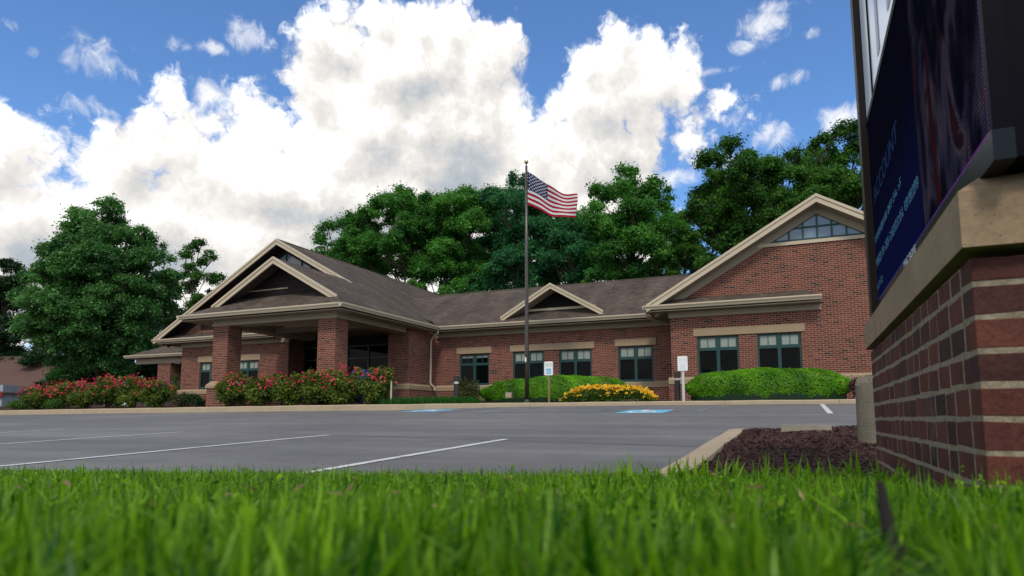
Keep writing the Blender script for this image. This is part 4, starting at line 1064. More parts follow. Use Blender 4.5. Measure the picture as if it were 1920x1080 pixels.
def rose_bush(u, v, rx, ry, h, label, group, nfl=26, dens=1.0):
    z0 = bed_z(u, v)
    t = thing('rose_bush', label, 'rose bush', (u, v, z0), group)
    cl = []
    for i in range(58):
        d = unit(1)[0]; r = rnd.random()**.45
        p = np.array([u+d[0]*r*rx*.86, v+d[1]*r*ry*.8, z0+h*.50+d[2]*r*h*.44])
        if p[2] < z0+.05: continue
        cl.append((p, rnd.uniform(.16, .30), rnd.uniform(.15, .8)))
    for i in range(9):     # long shoots
        a = rnd.uniform(0, 2*PI); p = np.array([u+math.cos(a)*rx*.7, v+math.sin(a)*ry*.6, z0+h*rnd.uniform(.86, 1.02)]); cl.append((p, .13, .7))
    C, N, T = crown_leaves(cl, 2500*dens, .07, .9)
    cards('foliage', C, N, .085*rng.uniform(.55, 1.3, len(C)), .65, T, M['leaf_rose'], t, .08)
    mb = MB()
    for (c, r, _) in cl[::3]: 
        mid = Vector((u, v, z0)).lerp(Vector(c), .5)+Vector((0, 0, .08)); mb.tube([(u+rnd.uniform(-.2, .2), v+rnd.uniform(-.1, .1), z0-.03), mid, Vector(c)], [.014, .01, .005], 5, False)
    mb.build('stems', M['bark'], t)
    fc = []; fn = []; ft = []
    for i in range(nfl):
        a = rnd.uniform(0, 2*PI); e = rnd.betavariate(1.5, 1.6)*PI/2
        d = np.array([math.cos(a)*math.cos(e), math.sin(a)*math.cos(e)-.25, math.sin(e)])
        p = np.array([u+d[0]*rx*1.0, v+d[1]*ry*1.0, z0+h*.50+d[2]*h*.52])+rng.normal(size=3)*.05
        tt = rnd.uniform(0, 1)
        for q in range(rnd.choice((1, 1, 2, 2, 3, 4))):
            fc.append(p+rng.normal(size=3)*.06); fn.append(d*.6+np.array([0, -.3, .5])); ft.append(tt)
    petals(fc, fn, .040, M['petal_red'], ft, 'blossoms', t, 8, .7)
    return t
gF = 'red rose bushes in the bed before the porch'; gL = 'red rose bushes in the bed left of the porch pillars'
for x, v, rx, h, lab in ((437, 18.15, .62, 1.28, 'rose bush overlapping the left porch pillar base'), (488, 18.2, .58, 1.12, 'rose bush second from the left pillar, below the porch'), (536, 18.15, .58, 1.18, 'rose bush midway between the two porch pillars'),
                         (592, 18.2, .70, 1.25, 'yellowish rose bush in front of the right porch pillar'), (645, 18.1, .62, 1.30, 'tallest rose bush, beside the blue mailbox'), (703, 18.1, .72, 1.22, 'rose bush at the right end of the porch bed')):
    d = v/(math.cos(TH)+(x-960)/1240*math.sin(TH)); u = (x-960)/1240*d*math.cos(TH)-d*math.sin(TH)
    rose_bush(u, v, rx*1.15, .48, h*.90, lab, gF, 34)
for x, v, rx, h, lab in ((75, 18.6, 1.0, 1.12, 'leftmost rose bush, nearest the red-trimmed house'), (122, 19.1, .95, 1.30, 'second rose bush from the left end of the long bed'), (165, 18.6, .95, 1.30, 'rose bush left of the maple trunk'), (208, 18.9, .95, 1.42, 'high rose bush in front of the maple trunk'),
                         (252, 18.7, .95, 1.42, 'rose bush with a dense red top left of the dark porch screen'), (297, 18.6, .85, 1.18, 'lower rose bush at the right end of the left bed')):
    d = v/(math.cos(TH)+(x-960)/1240*math.sin(TH)); u = (x-960)/1240*d*math.cos(TH)-d*math.sin(TH)
    rose_bush(u, v, rx*1.05, .62, h*.86, lab, gL, 56, .8)
def shrub(name, x, v, rx, ry, h, m, label, cat='shrub', leaf=.06, dens=2200, group=None, ncl=26):
    d = v/(math.cos(TH)+(x-960)/1240*math.sin(TH)); u = (x-960)/1240*d*math.cos(TH)-d*math.sin(TH); z0 = bed_z(u, v)
    t = thing(name, label, cat, (u, v, z0), group); cl = []
    for i in range(ncl):
        q = unit(1)[0]; r = rnd.random()**.5; cl.append((np.array([u+q[0]*r*rx*.8, v+q[1]*r*ry*.8, z0+max(.06, h*.5+q[2]*r*h*.42)]), rnd.uniform(.14, .26), rnd.uniform(.1, .85)))
    C, N, T = crown_leaves(cl, dens, leaf, .85)
    cards('foliage', C, N, leaf*rng.uniform(.6, 1.5, len(C)), .5, T, m, t, .08)
    mb = MB()
    for (c, r, _) in cl[::3]: mb.tube([(u, v, z0-.03), Vector((u, v, z0)).lerp(Vector(c), .6)+Vector((0, 0, .05)), Vector(c)], [.012, .008, .004], 5, False)
    mb.build('stems', M['bark'], t)
shrub('spreading_shrub', 343, 18.7, .62, .4, .60, M['leaf_shrub'], 'low olive shrub left of the porch pillar base')
shrub('spreading_shrub', 372, 18.8, .42, .4, .55, M['leaf_dark'], 'low dark shrub touching the left pillar base')
shrub('spreading_shrub', 38, 18.0, .75, .35, .42, M['leaf_yellow'], 'low yellow-green shrub at the left edge beside the kerb')
shrub('spreading_shrub', 106, 18.0, .45, .3, .40, M['leaf_yellow'], 'small yellow-green plant under the left rose bushes')
shrub('spreading_shrub', 886, 20.4, .62, .5, .82, M['leaf_shrub'], 'brownish open shrub at the left end of the middle hedge')
shrub('spreading_shrub', 868, 21.6, .45, .4, 1.1, M['leaf_shrub'], 'taller thin shrub below the leftmost middle window')
shrub('climbing_plant', 330, 24.5, .35, .3, 1.7, M['leaf_yellow'], 'climbing plant at the corner of the left brick wing', 'climber')
shrub('heuchera', 1618, 21.0, .40, .4, .75, leaf_mat('purple_leaf', (.05, .015, .03), (.16, .06, .09), .2), 'purple-leaved plant right of the right hedge, above the concrete post', 'plant')
def hedge(u, v, rx, ry, h, label, seed=0, n=46000, skew=0.0):
    z0 = bed_z(u, v)-.03
    t = thing('clipped_hedge', label, 'hedge', (u, v, z0), 'clipped green hedges along the wall')
    D = unit(n); D[:, 2] = np.abs(D[:, 2])*1.0-.12
    p = 2.9
    k = np.power(np.sum(np.abs(D)**p, 1), -1/p)[:, None]; S = D*k
    lump = 1+.028*np.sin(S[:, 0]*9+seed)*np.cos(S[:, 2]*7)+.018*np.sin(S[:, 0]*23+S[:, 1]*9+seed*2)+rng.normal(size=n)*.012
    top = 1 - .16*np.clip(-S[:, 0]*skew, 0, 1)
    lump = lump*(.86+.14*np.minimum(1, np.clip(S[:, 2], 0, 9)/.42))
    X = np.stack([u+S[:, 0]*rx*lump, v+S[:, 1]*ry*lump, z0+.10+np.clip(S[:, 2], 0, 9)*(h-.12)*lump*top], 1)
    N = S/np.array([1, .6, .6])+rng.normal(size=(n, 3))*.5+np.array([0, 0, .35])
    patch = .5+.28*np.sin(X[:, 0]*2.2+seed)*np.sin(X[:, 2]*4+X[:, 0])+.2*np.sin(X[:, 0]*7+X[:, 1]*5)
    cards('foliage', X, N, .052*rng.uniform(.6, 1.4, n), .5, np.clip(patch+rng.normal(size=n)*.22, 0, 1), M['leaf_hedge'], t, .06)
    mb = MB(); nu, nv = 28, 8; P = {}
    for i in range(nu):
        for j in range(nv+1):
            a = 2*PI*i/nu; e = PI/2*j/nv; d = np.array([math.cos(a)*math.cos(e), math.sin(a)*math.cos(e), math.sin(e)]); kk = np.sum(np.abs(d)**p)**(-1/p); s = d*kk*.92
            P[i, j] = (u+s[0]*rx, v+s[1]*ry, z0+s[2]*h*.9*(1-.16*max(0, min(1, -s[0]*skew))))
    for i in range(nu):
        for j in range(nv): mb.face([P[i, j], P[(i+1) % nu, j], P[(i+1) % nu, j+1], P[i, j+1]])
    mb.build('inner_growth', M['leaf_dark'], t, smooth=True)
hedge(-8.0, 22.2, 2.85, .85, .98, 'long clipped hedge behind the flagpole and the yellow daisies', 1, skew=.8)
hedge(-.93, 21.75, 2.42, .95, 1.02, 'rounded clipped hedge under the two windows of the right wing', 2)
def daisies():
    u0, u1, v = -7.15, -4.15, 20.95
    t = thing('daisy_clump', 'bed of yellow orange daisies between the two parking signs', 'flowers', ((u0+u1)/2, v, bed_z(-5.6, v)))
    n = 9000; x = rng.uniform(u0, u1, n); y = v+rng.normal(size=n)*.24; zb = np.array([bed_z(a, b) for a, b in zip(x, y)])
    e = np.sqrt(np.clip(1-((x-(u0+u1)/2)/((u1-u0)/2))**4, .1, 1)); z = zb+rng.random(n)*.42*e
    cards('foliage', np.stack([x, y, z], 1), rng.normal(size=(n, 3))+np.array([0, -.3, .5]), .075*rng.uniform(.6, 1.4, n), .4, rng.random(n), M['leaf_yellow'], t, .08)
    nf = 680; x = rng.uniform(u0, u1, nf); y = v-.08+rng.normal(size=nf)*.22; e = np.sqrt(np.clip(1-((x-(u0+u1)/2)/((u1-u0)/2))**4, .1, 1))
    hgt = np.where(rng.random(nf) < .75, rng.uniform(.40, .56, nf), rng.uniform(.2, .42, nf))*e
    c = [np.array([a, b, bed_z(a, b)+h]) for a, b, h in zip(x, y, hgt)]
    petals(c, [np.array([0, -.45, .8])]*nf, .050, M['petal_yellow'], rng.random(nf), 'blossoms', t, 9, .1)
    mb = MB()
    for p in c: mb.lathe((p[0], p[1], p[2]+.003), [(.011, -.002), (.012, .008), (.006, .015), (0, .017)], 6)
    mb.build('flower_centres', M['daisy_eye'], t)
daisies()
def blades(name, base, height, width, lean, tint, m, parent=None, seg=3):
    """tapered bent blades; base (n,3)"""
    n = len(base); a = rng.uniform(0, 2*PI, n); d = np.stack([np.cos(a), np.sin(a), np.zeros(n)], 1)
    w = np.stack([-np.sin(a+rng.normal(size=n)*.6), np.cos(a+rng.normal(size=n)*.6), np.zeros(n)], 1)
    ang = lean
    V = []
    prev = None
    prof = [1, .92, .62, .06] if seg == 3 else [1, .7, .06]
    P = []
    for i in range(seg+1):
        f = i/seg
        c = base + np.array([0, 0, 1])*(height*(f - .28*ang*f*f))[:, None] + d*(height*ang*f*f*.9)[:, None]
        ww = w*(width*prof[i]/2)[:, None]
        P.append((c-ww, c+ww))
    for i in range(seg):
        V.append(np.stack([P[i][0], P[i][1], P[i+1][1], P[i+1][0]], 1))
    V = np.stack(V, 1).reshape(-1, 3)
    return quads(name, V, np.repeat(tint, seg), m, parent)
def liriope():
    n = 2600; u = rng.uniform(-12.35, -9.75, n); v = np.array([kerb_v(q) for q in u])+.32+rng.random(n)*.95; keep = v < 20.2; u, v = u[keep], v[keep]
    b = np.stack([u, v, [bed_z(a, c)-.01 for a, c in zip(u, v)]], 1); k = len(b)
    o = blades('border_grass', b, rng.uniform(.20, .36, k), rng.uniform(.010, .018, k), rng.uniform(.3, 1.0, k), rng.random(k), M['strap'])
    tag(o, 'low green border grass spilling at the kerb corner beside the downspout', 'border grass', kind='stuff')
liriope()
# ------------------------------------------------------------------ lawn grass
def lawn_grass():
    pts = []
    # density falls with distance; reaches a little outside the picture
    n = 300000
    d = .22*np.exp(rng.random(n)*math.log(5.7/.22)); lat = rng.uniform(-1.0, 1.0, n)*(d*.98+.35)
    u = lat*math.cos(TH)-d*math.sin(TH); v = lat*math.sin(TH)+d*math.cos(TH)
    keep = (v < LAWN_V-.03) & ~((u > .24) & (v > 1.50)) & ~((u > -.62) & (v > 2.75)) & (np.hypot(u, v) > .30) & ~((np.abs(lat/d-.585) < .080) & (d < .52))
    u, v, d = u[keep], v[keep], d[keep]
    z = np.array([lawn_z(a, b) for a, b in zip(u, v)])
    tuft = .5+.3*np.sin(u*7+v*3)*np.cos(v*6-u*2)+.2*np.sin(u*19-v*13)
    k = len(u)
    h = (.040+.022*tuft+rng.gamma(2.0, .0075, k)); 
    tall = rng.random(k) < .012; h = np.where(tall, h*1.55, h)
    dd = -u*math.sin(TH)+v*math.cos(TH); lim = -.058*np.maximum(dd, .2)-z + np.where(rng.random(k) < .06, rng.random(k)*.030, 0)*np.minimum(dd, 1.5)
    h = np.minimum(h, np.maximum(lim, .015)*rng.uniform(.80, 1.0, k))
    w = rng.uniform(.0030, .0085, k)
    t = np.clip(.42+.45*(tuft-.5)+rng.normal(size=k)*.30, 0, 1)
    o = blades('grass', np.stack([u, v, z-.004], 1), h, w, np.minimum(np.abs(rng.normal(size=k))*1.35, 2.2), t, M['grass'])
    tag(o, 'thick bright green lawn grass filling the foreground', 'grass', kind='stuff')
    # broad clover and plantain leaves between the blades
    cand = np.nonzero((dd > .5) & (np.abs(lat[keep]/d-.585) > .07))[0]; n4 = 30000; i = rng.choice(cand, n4)
    C = np.stack([u[i], v[i], z[i]+h[i]*rng.uniform(.45, .95, n4)], 1)
    o = cards('clover', C, rng.normal(size=(n4, 3))*.6+np.array([0, 0, .8]), rng.uniform(.005, .012, n4), .55, np.clip(rng.normal(size=n4)*.3+.55, 0, 1), M['grass'], None, .1)
    tag(o, 'small broad clover leaves mixed into the lawn grass', 'clover', kind='stuff')
    # dry straws among the blades
    n2 = len(u)//18; i = rng.choice(len(u), n2)
    o = blades('dry_grass', np.stack([u[i], v[i], z[i]], 1), rng.uniform(.03, .07, n2), rng.uniform(.002, .004, n2), rng.uniform(.4, 1.3, n2), rng.random(n2), leaf_mat('straw', (.16, .11, .05), (.36, .29, .13), .3))
    tag(o, 'dry straw-coloured blades scattered through the lawn grass', 'dry grass', kind='stuff')
    # bits of dry clippings lying on the blades
    n5 = 2600; i = rng.choice(cand, n5)
    o = cards('clippings', np.stack([u[i], v[i], z[i]+h[i]*rng.uniform(.4, .9, n5)], 1), rng.normal(size=(n5, 3))*.7+np.array([0, 0, .6]), rng.uniform(.008, .024, n5), .28, rng.random(n5), leaf_mat('clipping', (.13, .085, .035), (.34, .25, .12), .2), None, .1)
    tag(o, 'dry tan grass clippings caught among the lawn blades', 'clippings', kind='stuff')
    # coarser, taller blades along the edge of the mulch
    n3 = 300; u3 = rng.uniform(-.8, .32, n3); v3 = 2.45+rng.random(n3)*.35; z3 = np.array([lawn_z(a, b) for a, b in zip(u3, v3)])
    o = blades('edge_grass', np.stack([u3, v3, z3], 1), rng.uniform(.05, .150, n3), rng.uniform(.009, .018, n3), np.abs(rng.normal(size=n3))*.55, rng.uniform(.5, 1, n3), M['grass'])
    tag(o, 'coarse tall grass blades along the edge of the mulch beside the sign', 'grass', kind='stuff')
lawn_grass()
def chips():
    n = 15000; u = rng.uniform(-.62, 1.6, n); v = rng.uniform(2.8, 8.2, n); z = np.array([island_z(a, b) for a, b in zip(u, v)])+.006
    o = cards('mulch_chips', np.stack([u, v, z], 1), rng.normal(size=(n, 3))*.45+np.array([0, 0, 1]), rng.uniform(.012, .038, n), .4, rng.random(n), leaf_mat('bark_chip', (.020, .009, .007), (.120, .060, .046), .0, .8), None, .1)
    tag(o, 'dark reddish bark chips on the planting island beside the sign', 'mulch', kind='stuff')
chips()
stem = thing('dead_stem', 'dark brown dead weed stem close to the lens at the lower right', 'weed stem', (.05, .44, -.13))
mb = MB().tube([(.050, .435, -.135), (.0485, .437, -.10), (.0465, .447, -.085), (.045, .455, -.066), (.0445, .468, -.052), (.044, .477, -.040)], [.0036, .0038, .0034, .0040, .0034, .0026], 8)
mb.tube([(.0465, .447, -.085), (.050, .452, -.078), (.0525, .455, -.073)], [.003, .002, .001], 5)
mb.build('stem', plain('dead_bark', (.010, .007, .005), .8, .3, 20), stem)
# ------------------------------------------------------------------ lettering helper
def text_mesh(name, body, size, place, m, parent=None, extrude=.0015, align='CENTER', bold=0.0):
    """place(x, y, z) maps lettering coordinates to world"""
    cu = bpy.data.curves.new(name, 'FONT'); cu.body = body; cu.size = size; cu.extrude = extrude; cu.align_x = align; cu.offset = bold
    o = bpy.data.objects.new(name, cu); COL.objects.link(o)
    dg = bpy.context.evaluated_depsgraph_get()
    me = bpy.data.meshes.new_from_object(o.evaluated_get(dg))
    bpy.data.objects.remove(o); me.name = name
    for v in me.vertices: v.co = Vector(place(*v.co))
    me.materials.clear()
    return link_mesh(name, me, m, parent)
# ------------------------------------------------------------------ monument sign
SG = thing('monument_sign', 'tall monument sign at the right with brick base, stone cap and dark electronic screen', 'sign', (.65, 2.6, -.3))
U0, U1, V0, V1 = .328, 1.05, 1.558, 3.60
def sign_brick(N):
    at = N.n('ShaderNodeAttribute'); at.attribute_name = 'tint'
    c = objc(N)
    col = N.ramp(at.outputs['Fac'], [(0, (.036, .018, .016)), (.12, (.060, .022, .019)), (.5, (.098, .030, .022)), (.8, (.125, .036, .025)), (1, (.085, .034, .026))])
    n = N.noise(c, 9, 6, .65); n2 = N.noise(c, 90, 4, .6)
    col = N.mix(1.0, col, N.m('ADD', N.m('MULTIPLY_ADD', n, 1.3, .35), N.m('MULTIPLY_ADD', n2, 1.1, -.55)), 'MULTIPLY')
    pt = N.smooth(N.noise(c, 140, 3, .7), .60, .68); col = N.mix(N.m('MULTIPLY', pt, .75), col, (.02, .010, .010))
    wet = N.smooth(N.noise(c, 3.3, 4, .6), .55, .72); col = N.mix(N.m('MULTIPLY', wet, .45), col, (.16, .11, .095))
    return principled(N, col, .82, .25, bump(N, N.m('ADD', n2, N.m('MULTIPLY', n, .6)), .7, .004)).outputs[0]
M['sign_brick'] = mat('sign_brick', sign_brick)
def mort(N):
    c = objc(N); n = N.noise(c, 60, 5, .7)
    return principled(N, N.ramp(n, [(.3, (.16, .13, .09)), (.6, (.33, .275, .195)), (.8, (.43, .37, .27))]), .9, .15, bump(N, n, .9, .006)).outputs[0]
M['mortar'] = mat('mortar', mort)
def sign_base():
    import bmesh
    R = random.Random(5)
    core = MB().box((U0+.0009, V0+.0009, -.55), (U1-.0009, V1-.0009, .318)).build('mortar_core', M['mortar'], SG)
    bm = bmesh.new(); tint = []
    def brick(a, b):
        c = [(x+y)/2 for x, y in zip(a, b)]; s = [abs(y-x) for x, y in zip(a, b)]
        r = bmesh.ops.create_cube(bm, size=1.0)
        for v in r['verts']:
            v.co = Vector((c[0]+v.co.x*s[0], c[1]+v.co.y*s[1], c[2]+v.co.z*s[2]))+Vector((R.uniform(-.0003, .0003), R.uniform(-.0003, .0003), R.uniform(-.0026, .0026)))
        tint.append(len(bm.faces))
    Hh, Lb, Wd, j = .0535, .190, .092, .0135
    for k in range(-8, 5):
        z0 = k*.0667+.0066; z1 = z0+Hh
        if z1 > .318: z1 = .317
        odd = k % 2
        # long face (u = U0) and its opposite
        for uu in (0, 1):
            v = V0 + (0 if odd else Wd+j)
            while v < V1-.03:
                e = min(v+R.choice((.128, .128, .092, .14)), V1)
                ua = U0+R.uniform(-.0010, .0005) if uu == 0 else U1-Wd
                brick((ua, v, z0), (ua+Wd, e, z1)); v = e+j
        for vv in (0, 1):
            u = U0+ (Wd+j if odd else 0); 
            while u < U1-.03:
                e = min(u+Lb, U1-(Wd+j if not odd else 0)) if u+Lb > U1-.12 else u+Lb
                if e-u < .02: break
                va = V0+R.uniform(-.0012, .0004) if vv == 0 else V1-Wd
                brick((u, va, z0), (e, va+Wd, z1)); u = e+j
    cnt = tint
    bmesh.ops.bevel(bm, geom=list(bm.edges), offset=.0020, segments=2, affect='EDGES', profile=.6)
    me = bpy.data.meshes.new('brick_base'); bm.to_mesh(me); bm.free()
    # one tint per brick: loose parts by position
    a = me.attributes.new('tint', 'FLOAT', 'FACE')
    nb = len(cnt); nf = len(me.polygons)
    par = list(range(len(me.vertices)))
    def find(x):
        while par[x] != x: par[x] = par[par[x]]; x = par[x]
        return x
    for e in me.edges:
        p, q = find(e.vertices[0]), find(e.vertices[1])
        if p != q: par[p] = q
    tn = {}
    vals = np.zeros(nf, dtype=np.float32)
    for i, p in enumerate(me.polygons):
        r = find(p.vertices[0]); 
        if r not in tn: tn[r] = R.random()
        vals[i] = tn[r]; p.use_smooth = False
    a.data.foreach_set('value', vals)
    link_mesh('brick_base', me, M['sign_brick'], SG)
sign_base()
def capstone():
    mb = MB(); a = (U0-.018, V0-.033, .336); z1, z2 = .450, .487; e = .045
    x0, y0, x1, y1 = U0-.018, V0-.033, U1+.018, V1+.075
    joints = [y0, y0+.72, y0+1.44, y1]
    for p, q in zip(joints[:-1], joints[1:]):
        p += .003 if p > y0 else 0; q -= .003 if q < y1 else 0
        c0 = e if p == y0 or p < y0+.001 else 0; c1 = e if q > y1-.001 else 0
        k = .025 if c1 else 0
        lo = [(x0, p), (x1, p), (x1, q), (x0+k, q), (x0, q-k*1.4)] if c1 else [(x0, p), (x1, p), (x1, q), (x0, q)]
        up = [(x0+e, p+c0), (x1-e, p+c0), (x1-e, q-c1), (x0+e+k*.4, q-c1), (x0+e, q-c1-k)] if c1 else [(x0+e, p+c0), (x1-e, p+c0), (x1-e, q), (x0+e, q)]
        n = len(lo)
        mb.face([(*l, .336) for l in lo][::-1]); mb.face([(*l, z2) for l in up])
        for i in range(n):
            j = (i+1) % n
            mb.face([(*lo[i], .336), (*lo[j], .336), (*lo[j], z1), (*lo[i], z1)]); mb.face([(*lo[i], z1), (*lo[j], z1), (*up[j], z2), (*up[i], z2)])
    o = mb.build('stone_cap', M['capstone'], SG)
def cap_m(N):
    c = objc(N); n = N.noise(c, 3, 6, .65); n2 = N.noise(c, 70, 4, .65)
    vo = N.n('ShaderNodeTexVoronoi'); vo.inputs['Scale'].default_value = 55; N.l(c, vo.inputs['Vector'])
    pit = N.smooth(vo.outputs['Distance'], .05, .16)
    col = N.ramp(N.m('MULTIPLY_ADD', n2, .3, N.m('MULTIPLY', n, .7)), [(.3, (.20, .135, .080)), (.55, (.34, .245, .150)), (.75, (.43, .33, .21))])
    return principled(N, N.mix(1.0, col, N.m('MULTIPLY_ADD', pit, .22, .78), 'MULTIPLY'), .8, .25, bump(N, N.m('ADD', n2, pit), .5, .004)).outputs[0]
M['capstone'] = mat('cap_stone', cap_m)
capstone()
UF = .36; CV0, CV1 = 1.46, 3.49; ZL0, ZL1 = .548, 1.40
M['cab'] = plain('cabinet_black', (.004, .004, .008), .5, .2, 4, .04)
M['cab_gloss'] = plain('gloss_black_trim', (.006, .007, .010), .3, .2, 3, .2)
M['post_brown'] = plain('brown_post', (.030, .020, .016), .5, .15, 3, .25)
MB().box((UF+.035, CV0+.02, .492), (.98, CV1-.01, 2.9)).build('cabinet', M['cab'], SG)
# dark end panel facing the lawn
MB().box((UF+.16, CV0-.004, .56), (.95, CV0+.019, 2.88)).build('end_panel', plain('navy_panel', (.004, .004, .012), .6, .15, 3, .02), SG)
MB().box((UF-.002, CV0, .484), (UF+.034, CV1, ZL0-.004)).build('lower_trim', M['cab_gloss'], SG)
mb = MB(); mb.box((UF, CV0, ZL0-.003), (UF+.034, CV0+.025, 2.9)); mb.box((UF, CV0+.026, ZL1), (UF+.034, CV1, ZL1+.03)); mb.build('screen_bezel', M['cab'], SG)
MB().box((.335, CV1+.012, .478), (.385, CV1+.115, 2.95)).box((.386, CV1+.002, .49), (.97, CV1+.10, 2.9)).build('end_post', M['post_brown'], SG)
def led(N):
    c = N.n('ShaderNodeNewGeometry').outputs['Position']
    sp = N.n('ShaderNodeSeparateXYZ'); N.l(c, sp.inputs[0]); y, z = sp.outputs[1], sp.outputs[2]
    # pixel grid of the panel
    pit = .010
    fy = N.m('FRACT', N.m('DIVIDE', y, pit)); fz = N.m('FRACT', N.m('DIVIDE', z, pit))
    dy = N.m('ABSOLUTE', N.m('SUBTRACT', fy, .5)); dz_ = N.m('ABSOLUTE', N.m('SUBTRACT', fz, .5))
    dot = N.m('MULTIPLY', N.smooth(dy, .18, .36, 1, 0), N.smooth(dz_, .18, .36, 1, 0))
    # left field: navy message page, lighter at its foot
    light_fade = N.smooth(z, .55, 1.15, 1.0, .10)
    navy = N.mix(1.0, (.004, .008, .085), light_fade, 'MULTIPLY')
    # right field: soft picture of hanging cloth
    q = N.v('MULTIPLY', c, (1, 3.4, 1.6)); n = N.noise(q, 1.5, 4, .55, dist=1.2); n2 = N.noise(N.v('MULTIPLY', c, (1, 4, .9)), 2.1, 3, .5, dist=.8)
    pic = N.ramp(n, [(.36, (.000, .000, .002)), (.46, (.008, .007, .020)), (.54, (.042, .038, .070)), (.60, (.075, .062, .085)), (.66, (.022, .010, .014)), (.78, (.002, .001, .004))])
    pic = N.mix(N.smooth(n2, .56, .66), pic, (.035, .006, .003))
    pic = N.mix(1.0, pic, N.smooth(z, .6, 1.35, 1.5, .55), 'MULTIPLY')
    side = N.m('GREATER_THAN', y, 2.245)
    img = N.mix(side, pic, navy)
    edge = N.m('MAXIMUM', N.m('LESS_THAN', z, ZL0+.011), N.m('LESS_THAN', y, CV0+.045))
    ec = N.mix(N.smooth(y, 1.5, 2.6), (.26, .06, .42), (.04, .06, .42))
    em = N.n('ShaderNodeEmission'); N.l(N.mix(N.m('MULTIPLY', edge, .8), img, ec), em.inputs[0])
    N.l(N.m('MULTIPLY_ADD', dot, .62, .05), em.inputs[1])
    # rain drops on the glass, their sparkle painted in as pale specks
    vo = N.n('ShaderNodeTexVoronoi'); vo.inputs['Scale'].default_value = 26; N.l(c, vo.inputs['Vector'])
    w = N.n('ShaderNodeSeparateXYZ'); N.l(vo.outputs['Color'], w.inputs[0])
    dr = N.m('MULTIPLY', N.smooth(vo.outputs['Distance'], .05, .10, 1, 0), N.m('GREATER_THAN', w.outputs[0], .60))
    p = principled(N, N.mix(dr, (.006, .006, .010), (.40, .43, .50)), .6, .0)
    a = N.n('ShaderNodeAddShader'); N.l(em.outputs[0], a.inputs[0]); N.l(p.outputs[0], a.inputs[1])
    return a.outputs[0]
M['led'] = mat('led_panel', led)
lp = MB().box((UF+.004, CV0+.026, ZL0), (UF+.034, CV1-.001, ZL1-.001)).build('led_screen', M['led'], SG)
def emis(name, col, s):
    def b(N):
        e = N.n('ShaderNodeEmission'); e.inputs[0].default_value = (*col, 1); e.inputs[1].default_value = s; return e.outputs[0]
    return mat(name, b)
dim = emis('dim_blue_letters', (.008, .018, .052), 1.0)
text_mesh('screen_text', 'ACCOUNT', .118, lambda x, y, z: (UF+.003-z*.3, 3.40-x*1.35, .985+y*.95), dim, lp, align='LEFT')
# two lines of lit dots, too worn to read
lit = emis('lit_blue_dots', (.10, .28, .42), .75)
def dotline(y0, y1, z0, rows, seed):
    R = random.Random(seed); mb = MB(); y = y0; pit = .0085
    while y > y1:
        wd = R.choice((4, 4, 5, 3)); 
        if R.random() < .16: y -= 3*pit; continue
        g = [[R.random() < .62 for _ in range(rows)] for _ in range(wd)]
        g[0] = [R.random() < .85 for _ in range(rows)]
        for i in range(wd):
            for j in range(rows):
                if g[i][j]:
                    a, b = y-i*pit, z0+j*pit
                    mb.face([(UF+.0025, a, b), (UF+.0025, a-pit*.55, b), (UF+.0025, a-pit*.55, b+pit*.6), (UF+.0025, a, b+pit*.6)])
        y -= (wd+1)*pit
    return tag(mb.build('screen_text', lit, lp), kind=None)
dotline(3.46, 2.60, .815, 4, 3); dotline(3.47, 2.28, .70, 5, 4); dotline(3.48, 3.30, .60, 4, 8)
text_mesh('maker_lettering', 'MAC SIGNS', .040, lambda x, y, z: (UF-.003-z*.3, 2.62-x*1.28, .519+y*.9), plain('silver_lettering', (.62, .62, .62), .4, .05), SG, align='LEFT', bold=.0008)
def acr(N):
    p = principled(N, N.ramp(N.noise(objc(N), .8, 3, .5), [(.3, (.60, .66, .74)), (.7, (.70, .74, .80))]), .16, .5)
    p.inputs['Emission Color'].default_value = (.60, .72, .90, 1); p.inputs['Emission Strength'].default_value = .10
    return p.outputs[0]
wp = MB().box((UF+.006, CV0+.03, ZL1+.032), (UF+.03, 3.20, 2.88)).build('light_panel', mat('white_acrylic', acr), SG)
MB().box((UF+.001, 3.205, ZL1+.031), (UF+.033, 3.225, 2.88)).build('panel_edge', M['cab'], SG)
MB().box((UF+.004, 3.23, ZL1+.031), (UF+.033, CV1, 2.88)).build('panel_frame', mat('white_edge', acr), SG)
text_mesh('panel_lettering', 'PN', 1.05, lambda x, y, z: (UF+.004-z*.3, 3.02-x*.62, 1.50+y), plain('grey_lettering_large', (.27, .31, .40), .3, .05), wp, align='LEFT', bold=.01)

